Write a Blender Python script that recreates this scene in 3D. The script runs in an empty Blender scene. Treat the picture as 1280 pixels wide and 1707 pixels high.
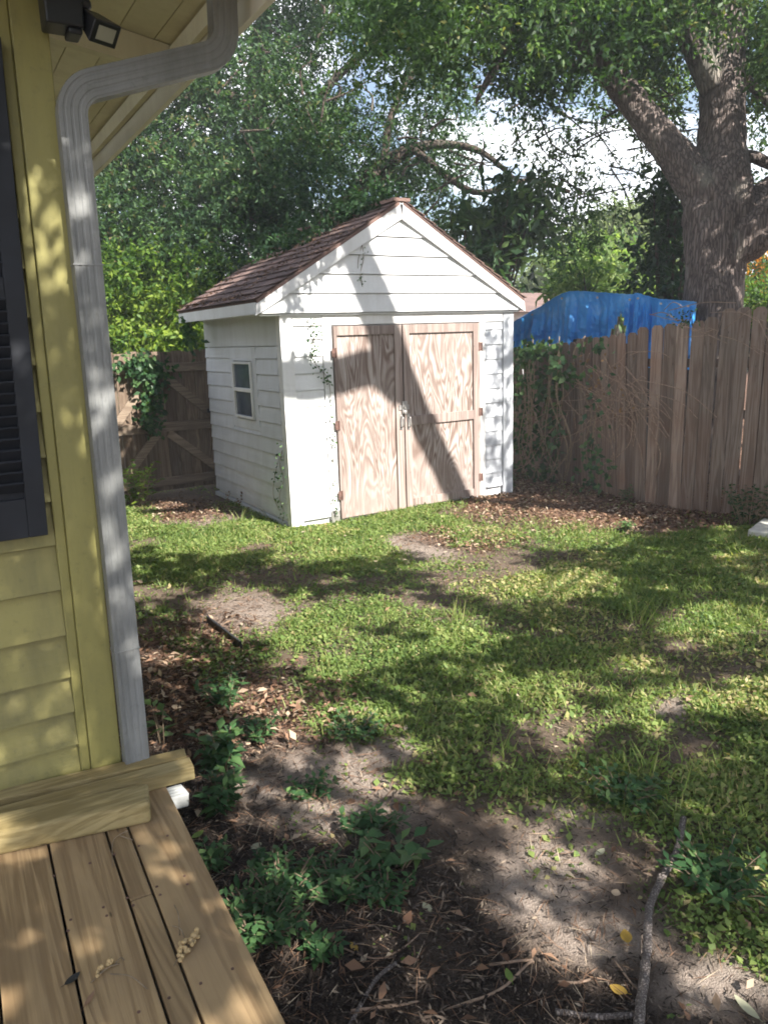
import bpy, math, random
import numpy as np
from mathutils import Vector, Matrix
random.seed(5)
rng = np.random.default_rng(11)
S = bpy.context.scene
COL = S.collection
R = math.radians

# ------------------------------------------------------------------ camera frame (real site coordinates: x along the shed front, y away from it)
F = 1270.0
CX, CY = 640.0, 853.5
EYE = np.array([0.0, 0.0, 1.85])
def _n(v):
    v = np.asarray(v, float); return v/np.linalg.norm(v)
_Z = -_n([190/F, -5550/F, -1]); _X = _n([2195, 372, -F]); _X = _n(_X-_Z*_X.dot(_Z)); _Y = np.cross(_Z, _X)
CAM = np.stack([_X, _Y, _Z], 1)
def ray(px, py): return CAM.T @ np.array([(px-CX)/F, -(py-CY)/F, -1.0])
def at(px, py, depth): return EYE+ray(px, py)*depth
def gz(px, py, z=0.0):
    d = ray(px, py); return EYE+d*((z-EYE[2])/d[2])
def py_(px, py, y):
    d = ray(px, py); return EYE+d*(y/d[1])
def px_(px, py, x):
    d = ray(px, py); return EYE+d*(x/d[0])
def proj(P):
    q = (np.atleast_2d(P)-EYE) @ CAM.T
    w = np.where(q[:, 2] < -0.05, -q[:, 2], 1e-3)
    return np.stack([CX+F*q[:, 0]/w, CY-F*q[:, 1]/w, np.where(q[:, 2] < -0.05, w, -1)], 1)

# ------------------------------------------------------------------ sun
ELEV = R(42.0)
SH = np.array([0.2754, -0.9613])
SUN = np.array([SH[0]*math.cos(ELEV), SH[1]*math.cos(ELEV), math.sin(ELEV)])

# ------------------------------------------------------------------ noise
def _hash(ix, iy, seed):
    h = (ix*374761393+iy*668265263+seed*974634777) & 0x7fffffff
    h = ((h ^ (h >> 13))*1274126177) & 0x7fffffff
    return ((h ^ (h >> 16)) & 0xffff)/65535.0
def vnoise(x, y, s=1.0, seed=0):
    x = np.asarray(x, float)/s; y = np.asarray(y, float)/s
    ix = np.floor(x).astype(np.int64); iy = np.floor(y).astype(np.int64)
    fx = x-ix; fy = y-iy; fx = fx*fx*(3-2*fx); fy = fy*fy*(3-2*fy)
    a = _hash(ix, iy, seed); b = _hash(ix+1, iy, seed); c = _hash(ix, iy+1, seed); d = _hash(ix+1, iy+1, seed)
    return (a*(1-fx)+b*fx)*(1-fy)+(c*(1-fx)+d*fx)*fy
def fbm(x, y, s=1.0, seed=0, o=3):
    t = 0; a = .5; n = 0
    for k in range(o):
        t = t+a*vnoise(x, y, s/2**k, seed+k*7); n += a; a *= .5
    return t/n

# ------------------------------------------------------------------ materials
def newmat(name):
    m = bpy.data.materials.new(name); m.use_nodes = True
    nt = m.node_tree; b = nt.nodes['Principled BSDF']
    return m, nt, b
def nd(nt, t, **k):
    n = nt.nodes.new(t)
    for a, v in k.items():
        if a in n.inputs.keys() if hasattr(n.inputs, 'keys') else False: n.inputs[a].default_value = v
        else: setattr(n, a, v)
    return n
def ramp(nt, fac, stops):
    r = nt.nodes.new('ShaderNodeValToRGB'); e = r.color_ramp.elements
    while len(e) < len(stops): e.new(0.5)
    for el, (p, c) in zip(e, stops):
        el.position = p; el.color = (c[0], c[1], c[2], 1)
    nt.links.new(fac, r.inputs[0]); return r.outputs[0]
def mixc(nt, fac, a, b, mode='MIX'):
    m = nt.nodes.new('ShaderNodeMix'); m.data_type = 'RGBA'; m.blend_type = mode
    L = nt.links
    if isinstance(fac, (int, float)): m.inputs[0].default_value = fac
    else: L.new(fac, m.inputs[0])
    for v, i in ((a, 6), (b, 7)):
        if isinstance(v, (tuple, list)): m.inputs[i].default_value = (v[0], v[1], v[2], 1)
        else: L.new(v, m.inputs[i])
    return m.outputs[2]
def noise(nt, vec, scale, detail=4, rough=.55, dist=0):
    n = nt.nodes.new('ShaderNodeTexNoise'); n.inputs['Scale'].default_value = scale
    n.inputs['Detail'].default_value = detail; n.inputs['Roughness'].default_value = rough; n.inputs['Distortion'].default_value = dist
    if vec is not None: nt.links.new(vec, n.inputs['Vector'])
    return n.outputs['Fac']
def mapping(nt, scale=(1, 1, 1), tintoff=True):
    tc = nt.nodes.new('ShaderNodeTexCoord'); v = tc.outputs['Object']
    if tintoff:
        at_ = nt.nodes.new('ShaderNodeAttribute'); at_.attribute_name = 'tint'
        mu = nt.nodes.new('ShaderNodeVectorMath'); mu.operation = 'SCALE'; mu.inputs[3].default_value = 23.7
        cb = nt.nodes.new('ShaderNodeCombineXYZ')
        for i in range(3): nt.links.new(at_.outputs['Fac'], cb.inputs[i])
        nt.links.new(cb.outputs[0], mu.inputs[0])
        ad = nt.nodes.new('ShaderNodeVectorMath'); ad.operation = 'ADD'
        nt.links.new(v, ad.inputs[0]); nt.links.new(mu.outputs[0], ad.inputs[1]); v = ad.outputs[0]
    mp = nt.nodes.new('ShaderNodeMapping'); mp.inputs['Scale'].default_value = scale
    nt.links.new(v, mp.inputs['Vector']); return mp.outputs[0]
def tint(nt):
    a = nt.nodes.new('ShaderNodeAttribute'); a.attribute_name = 'tint'; return a.outputs['Fac']
def bump(nt, b, h, strength=.3, dist=.01):
    n = nt.nodes.new('ShaderNodeBump'); n.inputs['Strength'].default_value = strength; n.inputs['Distance'].default_value = dist
    nt.links.new(h, n.inputs['Height']); nt.links.new(n.outputs[0], b.inputs['Normal'])

def plain(name, col, rough=.6, metal=0, var=.12, scale=9, bs=.08):
    m, nt, b = newmat(name)
    v = mapping(nt, (1, 1, 1), False); f = noise(nt, v, scale, 5)
    c = ramp(nt, f, [(.3, [x*(1-var) for x in col]), (.7, [min(1, x*(1+var)) for x in col])])
    nt.links.new(c, b.inputs['Base Color']); b.inputs['Roughness'].default_value = rough; b.inputs['Metallic'].default_value = metal
    if bs: bump(nt, b, noise(nt, v, scale*8, 3), bs, .004)
    return m
def paint(name, col, dirt, amount=.35, rough=.55, grainaxis=0):
    """weathered house paint: faint grain, streaky grime"""
    m, nt, b = newmat(name)
    sc = [6, 6, 6]; v = mapping(nt, (5, 5, .9)); g = noise(nt, v, 1.0, 6, .65)
    sc = [70, 70, 70]; sc[grainaxis] = 4
    w = mapping(nt, sc); g2 = noise(nt, w, 1.0, 3)
    v3 = mapping(nt, (1, 1, 1), False); g3 = noise(nt, v3, 34, 5, .7)
    c = mixc(nt, ramp(nt, g, [(.42, (0, 0, 0)), (.72, (amount, amount, amount))]), col, dirt)
    c = mixc(nt, ramp(nt, g3, [(.55, (0, 0, 0)), (.75, (amount*.7,)*3)]), c, dirt)
    tv = ramp(nt, tint(nt), [(0, (.92, .92, .92)), (1, (1, 1, 1))])
    c = mixc(nt, 1.0, c, tv, 'MULTIPLY')
    nt.links.new(c, b.inputs['Base Color']); b.inputs['Roughness'].default_value = rough
    bump(nt, b, g2, .25, .003)
    return m
def wood(name, dark, light, axis=2, rough=.8, stain=None, knots=True, gscale=1.0, tv=.25, bs=.35):
    m, nt, b = newmat(name)
    sc = [9*gscale]*3; sc[axis] = .55*gscale
    v = mapping(nt, sc)
    n1 = noise(nt, v, 1.0, 4, .6, 1.2)
    wv = nt.nodes.new('ShaderNodeMath'); wv.operation = 'MULTIPLY'; wv.inputs[1].default_value = 34
    nt.links.new(n1, wv.inputs[0])
    sn = nt.nodes.new('ShaderNodeMath'); sn.operation = 'SINE'; nt.links.new(wv.outputs[0], sn.inputs[0])
    ms = nt.nodes.new('ShaderNodeMath'); ms.operation = 'MULTIPLY_ADD'; ms.inputs[1].default_value = .5; ms.inputs[2].default_value = .5
    nt.links.new(sn.outputs[0], ms.inputs[0]); grain = ms.outputs[0]
    sc2 = [120]*3; sc2[axis] = 2.5
    fine = noise(nt, mapping(nt, sc2), 1.0, 3, .7)
    g = mixc(nt, .5, grain, fine)
    c = ramp(nt, g, [(.2, dark), (.75, light)])
    big = noise(nt, mapping(nt, (2.2, 2.2, 2.2)), 1.0, 4)
    c = mixc(nt, ramp(nt, big, [(.4, (0, 0, 0)), (.75, (.6, .6, .6))]), c, [x*.6 for x in dark] if stain is None else stain)
    if knots:
        vo = nt.nodes.new('ShaderNodeTexVoronoi'); ks = [3.6]*3; ks[axis] = .9
        nt.links.new(mapping(nt, ks), vo.inputs['Vector'])
        k = ramp(nt, vo.outputs['Distance'], [(.035, (.9, .9, .9)), (.075, (0, 0, 0))])
        c = mixc(nt, k, c, [x*.35 for x in dark])
    c = mixc(nt, 1.0, c, ramp(nt, tint(nt), [(0, (1-tv,)*3), (1, (1.0,)*3)]), 'MULTIPLY')
    nt.links.new(c, b.inputs['Base Color']); b.inputs['Roughness'].default_value = rough
    bump(nt, b, g, bs, .004)
    return m
def leafmat(name, stops, trans=.3, rough=.5):
    m, nt, b = newmat(name)
    c = ramp(nt, tint(nt), stops)
    nt.links.new(c, b.inputs['Base Color']); b.inputs['Roughness'].default_value = rough
    b.inputs['Specular IOR Level'].default_value = .2
    tr = nt.nodes.new('ShaderNodeBsdfTranslucent')
    nt.links.new(mixc(nt, 1.0, c, (1.3, 1.5, .6), 'MULTIPLY'), tr.inputs[0])
    mx = nt.nodes.new('ShaderNodeMixShader'); mx.inputs[0].default_value = trans
    nt.links.new(b.outputs[0], mx.inputs[1]); nt.links.new(tr.outputs[0], mx.inputs[2])
    nt.links.new(mx.outputs[0], nt.nodes['Material Output'].inputs[0])
    return m

M = {}
M['yellow'] = paint('yellow_paint', (.28, .247, .08), (.135, .12, .046), .8)
M['yellow_trim'] = paint('yellow_trim_paint', (.275, .248, .08), (.15, .135, .05), .7, grainaxis=2)
M['cream'] = paint('cream_paint', (.84, .79, .60), (.5, .42, .27), .4, grainaxis=1)
M['cream_white'] = paint('cream_white_paint', (.80, .77, .67), (.5, .45, .34), .3, grainaxis=1)
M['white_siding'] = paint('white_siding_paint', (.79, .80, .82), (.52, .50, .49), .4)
M['white_shade_dirty'] = paint('shade_toned_dirty_white_paint', (.64, .665, .72), (.43, .44, .46), .5)  # dirty white, also cooler and darker: bluish shade put into the paint
M['white_trim'] = paint('white_trim_paint', (.77, .77, .78), (.48, .46, .43), .4, grainaxis=2)
M['navy'] = plain('navy_shutter_paint', (.008, .010, .016), .7, 0, .3, 6)
M['black'] = plain('black_plastic', (.012, .013, .016), .4)
M['glass_lamp'] = plain('lamp_lens', (.36, .36, .30), .15, 0, .05)
M['aluminium'] = paint('downspout_paint', (.235, .24, .24), (.11, .115, .11), .85, .45, grainaxis=2)
M['drain_white'] = paint('drain_white_paint', (.44, .455, .46), (.26, .26, .25), .7, .5)
M['deck'] = wood('deck_wood', (.235, .150, .072), (.385, .265, .138), 1, .75, stain=(.19, .13, .075), gscale=.8, tv=.25)
M['lumber'] = wood('lumber_wood', (.235, .18, .075), (.37, .295, .14), 0, .75, stain=(.25, .17, .06), gscale=.8, tv=.2)
M['lumber_red'] = wood('reddish_lumber', (.22, .105, .055), (.36, .20, .11), 0, .8)
M['fence'] = wood('weathered_fence_wood', (.165, .115, .088), (.325, .25, .205), 2, .9, stain=(.25, .13, .085), gscale=.9, tv=.5)
M['gate'] = wood('dark_gate_wood', (.15, .105, .075), (.28, .21, .155), 2, .9, stain=(.12, .075, .05), tv=.45)
M['gaterail'] = wood('gate_rail_wood', (.21, .15, .11), (.36, .28, .21), 0, .9, tv=.3)
M['doorframe'] = wood('door_stile_wood', (.22, .16, .14), (.40, .33, .30), 2, .85, stain=(.36, .275, .25), gscale=.8, tv=.2)
M['rust'] = plain('rusty_iron', (.15, .085, .07), .85, .3, .4, 30)
M['steel'] = plain('grey_steel', (.42, .40, .39), .45, .6, .2, 20)
M['hole'] = plain('dark_recess', (.02, .02, .02), .9)
M['pane'] = None
def glass():
    m, nt, b = newmat('dusty_window_glass')
    v = mapping(nt, (1, 1, 1), False)
    c = ramp(nt, noise(nt, v, 5, 4), [(.3, (.045, .055, .085)), (.7, (.085, .10, .14))])
    nt.links.new(c, b.inputs['Base Color']); b.inputs['Roughness'].default_value = .12
    return m
M['pane'] = glass()
def plywood():
    m, nt, b = newmat('weathered_plywood')
    v = mapping(nt, (4.4, 4.4, .95))
    n1 = noise(nt, v, 1.0, 2.5, .5, .9)
    mu = nt.nodes.new('ShaderNodeMath'); mu.operation = 'MULTIPLY'; mu.inputs[1].default_value = 84; nt.links.new(n1, mu.inputs[0])
    sn = nt.nodes.new('ShaderNodeMath'); sn.operation = 'SINE'; nt.links.new(mu.outputs[0], sn.inputs[0])
    ms = nt.nodes.new('ShaderNodeMath'); ms.operation = 'MULTIPLY_ADD'; ms.inputs[1].default_value = .5; ms.inputs[2].default_value = .5
    nt.links.new(sn.outputs[0], ms.inputs[0])
    fine = noise(nt, mapping(nt, (90, 90, 3)), 1.0, 3, .7)
    g = mixc(nt, .35, ms.outputs[0], fine)
    c = ramp(nt, g, [(.12, (.13, .083, .066)), (.42, (.255, .19, .165)), (.8, (.42, .365, .34))])
    big = noise(nt, mapping(nt, (1.6, 1.6, 1.2)), 1.0, 4)
    c = mixc(nt, ramp(nt, big, [(.45, (0, 0, 0)), (.7, (.55, .55, .55))]), c, (.46, .405, .38))
    # old pinkish primer left along the foot of the doors
    sp = nt.nodes.new('ShaderNodeSeparateXYZ'); tc = nt.nodes.new('ShaderNodeTexCoord'); nt.links.new(tc.outputs['Object'], sp.inputs[0])
    ad = nt.nodes.new('ShaderNodeMath'); ad.operation = 'MULTIPLY_ADD'; ad.inputs[1].default_value = .9
    nt.links.new(noise(nt, mapping(nt, (4, 4, 1.6), False), 1.0, 5, .65), ad.inputs[0]); nt.links.new(sp.outputs[2], ad.inputs[2])
    pr = ramp(nt, ad.outputs[0], [(.72, (.6, .6, .6)), (1.0, (0, 0, 0))])
    c = mixc(nt, pr, c, (.31, .25, .23))
    vo = nt.nodes.new('ShaderNodeTexVoronoi'); nt.links.new(mapping(nt, (3.2, 3.2, 2.2)), vo.inputs['Vector'])
    k = ramp(nt, vo.outputs['Distance'], [(.04, (.8, .8, .8)), (.085, (0, 0, 0))])
    c = mixc(nt, k, c, (.12, .07, .05))
    st = noise(nt, mapping(nt, (7, 7, 1.1)), 1.0, 6, .7)
    c = mixc(nt, ramp(nt, st, [(.46, (0, 0, 0)), (.68, (.75, .75, .75))]), c, (.19, .14, .12))
    nt.links.new(c, b.inputs['Base Color']); b.inputs['Roughness'].default_value = .85
    bump(nt, b, g, .35, .004); return m
M['plywood'] = plywood()
def shingle():
    m, nt, b = newmat('worn_roof_shingles')
    v = mapping(nt, (1, 1, 1)); f = noise(nt, mapping(nt, (2.5, 2.5, 2.5)), 1, 4)
    c = ramp(nt, f, [(.3, (.085, .05, .048)), (.55, (.16, .09, .08)), (.75, (.25, .165, .14))])
    g = noise(nt, v, 120, 2); c = mixc(nt, .4, c, ramp(nt, g, [(.3, (.04, .03, .03)), (.7, (.36, .28, .25))]))
    c = mixc(nt, 1.0, c, ramp(nt, tint(nt), [(0, (.55, .5, .5)), (1, (1.1, 1.05, 1))]), 'MULTIPLY')
    nt.links.new(c, b.inputs['Base Color']); b.inputs['Roughness'].default_value = .95
    bump(nt, b, g, .5, .005); return m
M['shingle'] = shingle()
def bark(name, dark, light, scale=1.0, lichen=.5):
    m, nt, b = newmat(name)
    v = mapping(nt, (26*scale, 26*scale, 2.6*scale), False)
    vo = nt.nodes.new('ShaderNodeTexVoronoi'); vo.feature = 'DISTANCE_TO_EDGE'; vo.inputs['Scale'].default_value = 1
    wv = nt.nodes.new('ShaderNodeVectorMath'); wv.operation = 'ADD'
    nz = nt.nodes.new('ShaderNodeTexNoise'); nz.inputs['Scale'].default_value = 1.5; nt.links.new(v, nz.inputs['Vector'])
    nt.links.new(v, wv.inputs[0]); nt.links.new(nz.outputs['Color'], wv.inputs[1]); nt.links.new(wv.outputs[0], vo.inputs['Vector'])
    f = noise(nt, mapping(nt, (40, 40, 12), False), 1, 4)
    h = ramp(nt, vo.outputs['Distance'], [(0, (0, 0, 0)), (.32, (1, 1, 1))])
    hh = mixc(nt, .35, h, f)
    c = ramp(nt, hh, [(.12, dark), (.7, light)])
    l = noise(nt, mapping(nt, (2.3, 2.3, 1.6), False), 1, 4)
    c = mixc(nt, ramp(nt, l, [(.55, (0, 0, 0)), (.72, (lichen,)*3)]), c, (.34, .33, .28))
    nt.links.new(c, b.inputs['Base Color']); b.inputs['Roughness'].default_value = .95
    bump(nt, b, hh, .9, .03); return m
M['bark'] = bark('oak_bark', (.042, .031, .028), (.19, .15, .135))
M['bark2'] = bark('dark_oak_bark', (.03, .023, .018), (.12, .09, .07), 1.3, .3)
M['twig'] = plain('dry_twig', (.26, .18, .13), .9, 0, .4, 40)
M['vinestem'] = plain('vine_stem', (.20, .15, .10), .9, 0, .4, 40)
M['stick'] = bark('grey_stick_bark', (.12, .095, .085), (.36, .31, .29), 4.0, .4)
def tarpmat():
    m, nt, b = newmat('blue_tarp')
    f = noise(nt, mapping(nt, (2, 2, 2), False), 1.5, 5)
    c = ramp(nt, f, [(.3, (.05, .32, .80)), (.55, (.09, .44, .92)), (.75, (.30, .62, .95))])
    nt.links.new(c, b.inputs['Base Color']); b.inputs['Roughness'].default_value = .38
    w = noise(nt, mapping(nt, (9, 9, 4), False), 1, 5); bump(nt, b, w, .5, .03)
    tr = nt.nodes.new('ShaderNodeBsdfTranslucent'); nt.links.new(c, tr.inputs[0])
    mx = nt.nodes.new('ShaderNodeMixShader'); mx.inputs[0].default_value = .35
    nt.links.new(b.outputs[0], mx.inputs[1]); nt.links.new(tr.outputs[0], mx.inputs[2]); nt.links.new(mx.outputs[0], nt.nodes['Material Output'].inputs[0])
    return m
M['tarp'] = tarpmat()
M['concrete'] = plain('pale_concrete', (.46, .45, .41), .9, 0, .2, 14, .3)
M['oakleaf'] = leafmat('oak_leaves', [(0, (.020, .046, .019)), (.5, (.050, .096, .032)), (.88, (.10, .165, .046)), (1, (.18, .18, .065))], .36)
M['oakleaf2'] = leafmat('live_oak_leaves', [(0, (.017, .042, .022)), (.5, (.043, .088, .036)), (.88, (.092, .155, .052)), (1, (.15, .125, .065))], .34)
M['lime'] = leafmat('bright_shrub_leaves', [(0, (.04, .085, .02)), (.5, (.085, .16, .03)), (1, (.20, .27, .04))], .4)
M['magnolia'] = leafmat('broad_glossy_leaves', [(0, (.022, .05, .026)), (.6, (.05, .095, .04)), (1, (.11, .17, .06))], .25, .32)
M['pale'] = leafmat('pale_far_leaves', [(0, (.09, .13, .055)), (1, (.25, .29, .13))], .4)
M['orange'] = leafmat('orange_blossom', [(0, (.42, .15, .02)), (1, (.62, .33, .06))], .35)
M['sun_toned_shrub'] = leafmat('sun_toned_shrub_leaves', [(0, (.06, .12, .05)), (.5, (.15, .235, .09)), (1, (.32, .38, .16))], .45)  # pale leaves, lightened further in place of sun the oak crown blocks
M['vine'] = leafmat('vine_leaves', [(0, (.022, .055, .03)), (.6, (.05, .11, .045)), (1, (.12, .20, .07))], .3, .4)
M['dryleaf'] = leafmat('dry_vine_leaves', [(0, (.10, .055, .03)), (1, (.30, .18, .10))], .2, .8)
M['lawn'] = leafmat('lawn_leaves', [(0, (.055, .10, .03)), (.35, (.125, .19, .052)), (.7, (.215, .27, .085)), (.92, (.32, .32, .13)), (1, (.40, .32, .18))], .35)
M['weed'] = leafmat('weed_leaves', [(0, (.025, .065, .028)), (.6, (.055, .118, .045)), (1, (.12, .195, .07))], .28, .45)
M['litter'] = leafmat('leaf_litter', [(0, (.055, .032, .022)), (.4, (.15, .085, .055)), (.75, (.27, .165, .11)), (1, (.44, .36, .27))], .1, .9)
M['mulchbits'] = leafmat('mulch_chips', [(0, (.022, .017, .014)), (.6, (.07, .052, .042)), (.92, (.16, .125, .10)), (1, (.34, .27, .2))], .0, .9)
M['yellowleaf'] = leafmat('yellow_fallen_leaf', [(0, (.42, .27, .06)), (1, (.50, .33, .08))], .3)
M['paleleaf'] = leafmat('pale_fallen_leaf', [(0, (.38, .38, .26)), (1, (.46, .45, .32))], .2, .7)
M['greenleaf'] = leafmat('green_fallen_leaf', [(0, (.16, .24, .06)), (1, (.20, .29, .07))], .3)
M['berry'] = plain('dried_berries', (.42, .30, .15), .7, 0, .35, 60)

# ------------------------------------------------------------------ mesh helpers
WLOC = {}
def link(name, me, mat, parent=None):
    o = bpy.data.objects.new(name, me); COL.objects.link(o)
    if mat is not None: me.materials.append(mat)
    if parent is not None:
        o.parent = parent
        o.matrix_parent_inverse = Matrix.Translation(-Vector(WLOC.get(parent.name, (0, 0, 0))))
    return o
def tag(o, label, cat, group=None, kind=None):
    if label: o['label'] = label
    if cat: o['category'] = cat
    if group: o['group'] = group
    if kind: o['kind'] = kind
    return o
def thing(name, loc, label, cat, group=None):
    o = bpy.data.objects.new(name, None); COL.objects.link(o); o.location = loc; o.empty_display_size = .1
    WLOC[o.name] = tuple(loc)
    return tag(o, label, cat, group)
class MB:
    def __init__(s): s.v = []; s.f = []; s.t = []
    def add(s, vs, fs, t=None):
        b = len(s.v); s.v += [tuple(map(float, v)) for v in vs]; s.f += [tuple(b+i for i in f) for f in fs]
        t = random.random() if t is None else t
        s.t += [t]*len(fs); return s
    def box(s, a, b, t=None, rot=None, piv=None):
        x0, y0, z0 = [min(p, q) for p, q in zip(a, b)]; x1, y1, z1 = [max(p, q) for p, q in zip(a, b)]
        vs = [(x0, y0, z0), (x1, y0, z0), (x1, y1, z0), (x0, y1, z0), (x0, y0, z1), (x1, y0, z1), (x1, y1, z1), (x0, y1, z1)]
        if rot is not None:
            p = Vector(piv if piv is not None else ((x0+x1)/2, (y0+y1)/2, (z0+z1)/2))
            vs = [tuple(p+rot @ (Vector(v)-p)) for v in vs]
        return s.add(vs, [(0, 3, 2, 1), (4, 5, 6, 7), (0, 1, 5, 4), (1, 2, 6, 5), (2, 3, 7, 6), (3, 0, 4, 7)], t)
    def prism(s, pts, off, t=None):
        """closed polygon pts extruded by off"""
        n = len(pts); a = [Vector(p) for p in pts]; o = Vector(off)
        vs = a+[p+o for p in a]
        fs = [tuple(range(n))[::-1], tuple(range(n, 2*n))]+[(i, (i+1) % n, n+(i+1) % n, n+i) for i in range(n)]
        return s.add(vs, fs, t)
    def bar(s, p, q, w, h, t=None, up=(0, 0, 1)):
        p = Vector(p); q = Vector(q); d = (q-p).normalized(); u = Vector(up); sd = d.cross(u).normalized(); u = sd.cross(d)
        c = [p+sd*a*w/2+u*b*h/2 for a, b in ((-1, -1), (1, -1), (1, 1), (-1, 1))]
        return s.prism(c, q-p, t)
    def tube(s, path, rad, n=8, t=None, jit=0.0, cap=True, lump=None):
        P = [Vector(p) for p in path]
        if not hasattr(rad, '__len__'): rad = [rad]*len(P)
        vs = []; u = None
        for i, p in enumerate(P):
            d = (P[min(i+1, len(P)-1)]-P[max(i-1, 0)]).normalized()
            if u is None:
                u = d.orthogonal().normalized()
                if abs(d.z) > .5: u = (Vector((1, 0, 0))-d*d.x).normalized()
            u = (u-d*u.dot(d)).normalized(); w = d.cross(u)
            for k in range(n):
                a = 2*math.pi*k/n
                r = rad[i]*(1+(random.uniform(-jit, jit) if jit else 0))
                if lump: r *= lump(a, i)
                vs.append(p+(u*math.cos(a)+w*math.sin(a))*r)
        fs = []
        for i in range(len(P)-1):
            for k in range(n):
                fs.append((i*n+k, i*n+(k+1) % n, (i+1)*n+(k+1) % n, (i+1)*n+k))
        if cap: fs += [tuple(range(n))[::-1], tuple((len(P)-1)*n+k for k in range(n))]
        return s.add(vs, fs, t)
    def ball(s, c, r, t=None, seg=7, rings=5, sc=(1, 1, 1)):
        vs = [(c[0], c[1], c[2]-r*sc[2])]; fs = []
        for i in range(1, rings):
            th = math.pi*i/rings
            for k in range(seg):
                a = 2*math.pi*k/seg
                vs.append((c[0]+r*sc[0]*math.sin(th)*math.cos(a), c[1]+r*sc[1]*math.sin(th)*math.sin(a), c[2]-r*sc[2]*math.cos(th)))
        vs.append((c[0], c[1], c[2]+r*sc[2])); e = len(vs)-1
        for k in range(seg):
            fs.append((0, 1+(k+1) % seg, 1+k)); fs.append((e, e-seg+k, e-seg+(k+1) % seg))
            for i in range(rings-2):
                a = 1+i*seg
                fs.append((a+k, a+(k+1) % seg, a+seg+(k+1) % seg, a+seg+k))
        return s.add(vs, fs, t)
    def shear(s, k, z0):
        s.v = [(x+k*(z-z0), y, z) for x, y, z in s.v]; return s
    def build(s, name, mat, parent=None, smooth=False, bevel=0, sub=0):
        me = bpy.data.meshes.new(name); me.from_pydata(s.v, [], s.f); me.update()
        a = me.attributes.new('tint', 'FLOAT', 'FACE'); a.data.foreach_set('value', np.array(s.t, np.float32))
        if smooth: me.polygons.foreach_set('use_smooth', np.ones(len(me.polygons), bool))
        o = link(name, me, mat, parent)
        if bevel:
            m = o.modifiers.new('bevel', 'BEVEL'); m.width = bevel; m.segments = 2; m.limit_method = 'ANGLE'; m.angle_limit = R(40)
        return o

def unit(a): return a/np.maximum(np.linalg.norm(a, axis=-1, keepdims=True), 1e-9)
def leafmesh(name, P, D, N, L, W, T, mat, parent=None, fold=.12, droop=.15, wide=.45):
    P = np.asarray(P, float); n = len(P); D = unit(np.asarray(D, float)); Sd = unit(np.cross(D, N)); U = np.cross(Sd, D)
    L = np.broadcast_to(np.asarray(L, float), (n,))[:, None]; W = np.broadcast_to(np.asarray(W, float), (n,))[:, None]
    V = np.empty((n, 4, 3))
    V[:, 0] = P; V[:, 1] = P+D*L*wide+Sd*W*.5+U*W*fold; V[:, 2] = P+D*L-U*L*droop; V[:, 3] = P+D*L*wide-Sd*W*.5+U*W*fold
    me = bpy.data.meshes.new(name); me.vertices.add(n*4); me.vertices.foreach_set('co', V.reshape(-1).astype(np.float32))
    me.loops.add(n*4); me.loops.foreach_set('vertex_index', np.arange(n*4, dtype=np.int32))
    me.polygons.add(n); me.polygons.foreach_set('loop_start', np.arange(0, n*4, 4, dtype=np.int32))
    me.update(calc_edges=True)
    a = me.attributes.new('tint', 'FLOAT', 'FACE'); a.data.foreach_set('value', np.clip(T, 0, 1).astype(np.float32))
    return link(name, me, mat, parent)
def rdir(n):
    return unit(rng.normal(size=(n, 3)))
def sprays(C, Rr, twigs, lpt=9, twigL=.32, L=.075, W=.034, tintv=None, down=.25, flat=1.0):
    """leafy twigs through the volume of each clump; returns arrays for leafmesh"""
    C = np.asarray(C, float); m = len(C); Rr = np.broadcast_to(np.asarray(Rr, float), (m,))
    k = np.broadcast_to(np.asarray(twigs), (m,)).astype(int); idx = np.repeat(np.arange(m), k); n = len(idx)
    o = rdir(n)*(rng.random((n, 1))**.45); o[:, 2] *= flat
    start = C[idx]+o*Rr[idx, None]
    d = unit(o+rdir(n)*.8+np.array([0, 0, -down]))
    tv = rng.normal(0, .16, m) if tintv is None else np.broadcast_to(tintv, (m,))
    tt = np.linspace(.1, 1, lpt)
    P = (start[:, None]+d[:, None]*tt[None, :, None]*twigL*rng.uniform(.6, 1.25, (n, 1, 1))).reshape(-1, 3)
    nn = n*lpt
    P = P+rng.normal(0, .012, (nn, 3))
    D = unit(np.repeat(d, lpt, 0)*.55+rdir(nn)+np.array([0, 0, -.15]))
    N = unit(rdir(nn)*.8+np.array([0, 0, .7]))
    T = .45+np.repeat(tv[idx], lpt)+rng.normal(0, .2, nn)
    return P, D, N, L*rng.uniform(.65, 1.25, nn), W*rng.uniform(.7, 1.2, nn), T
def cat_(*a): return [np.concatenate(x) for x in zip(*a)]

def catmull(pts, n=6):
    P = [np.asarray(p, float) for p in pts]; P = [2*P[0]-P[1]]+P+[2*P[-1]-P[-2]]
    out = []
    for i in range(1, len(P)-2):
        a, b, c, d = P[i-1:i+3]
        for k in range(n):
            t = k/n
            out.append(.5*((2*b)+(-a+c)*t+(2*a-5*b+4*c-d)*t*t+(-a+3*b-3*c+d)*t**3))
    out.append(P[-2]); return out

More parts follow.
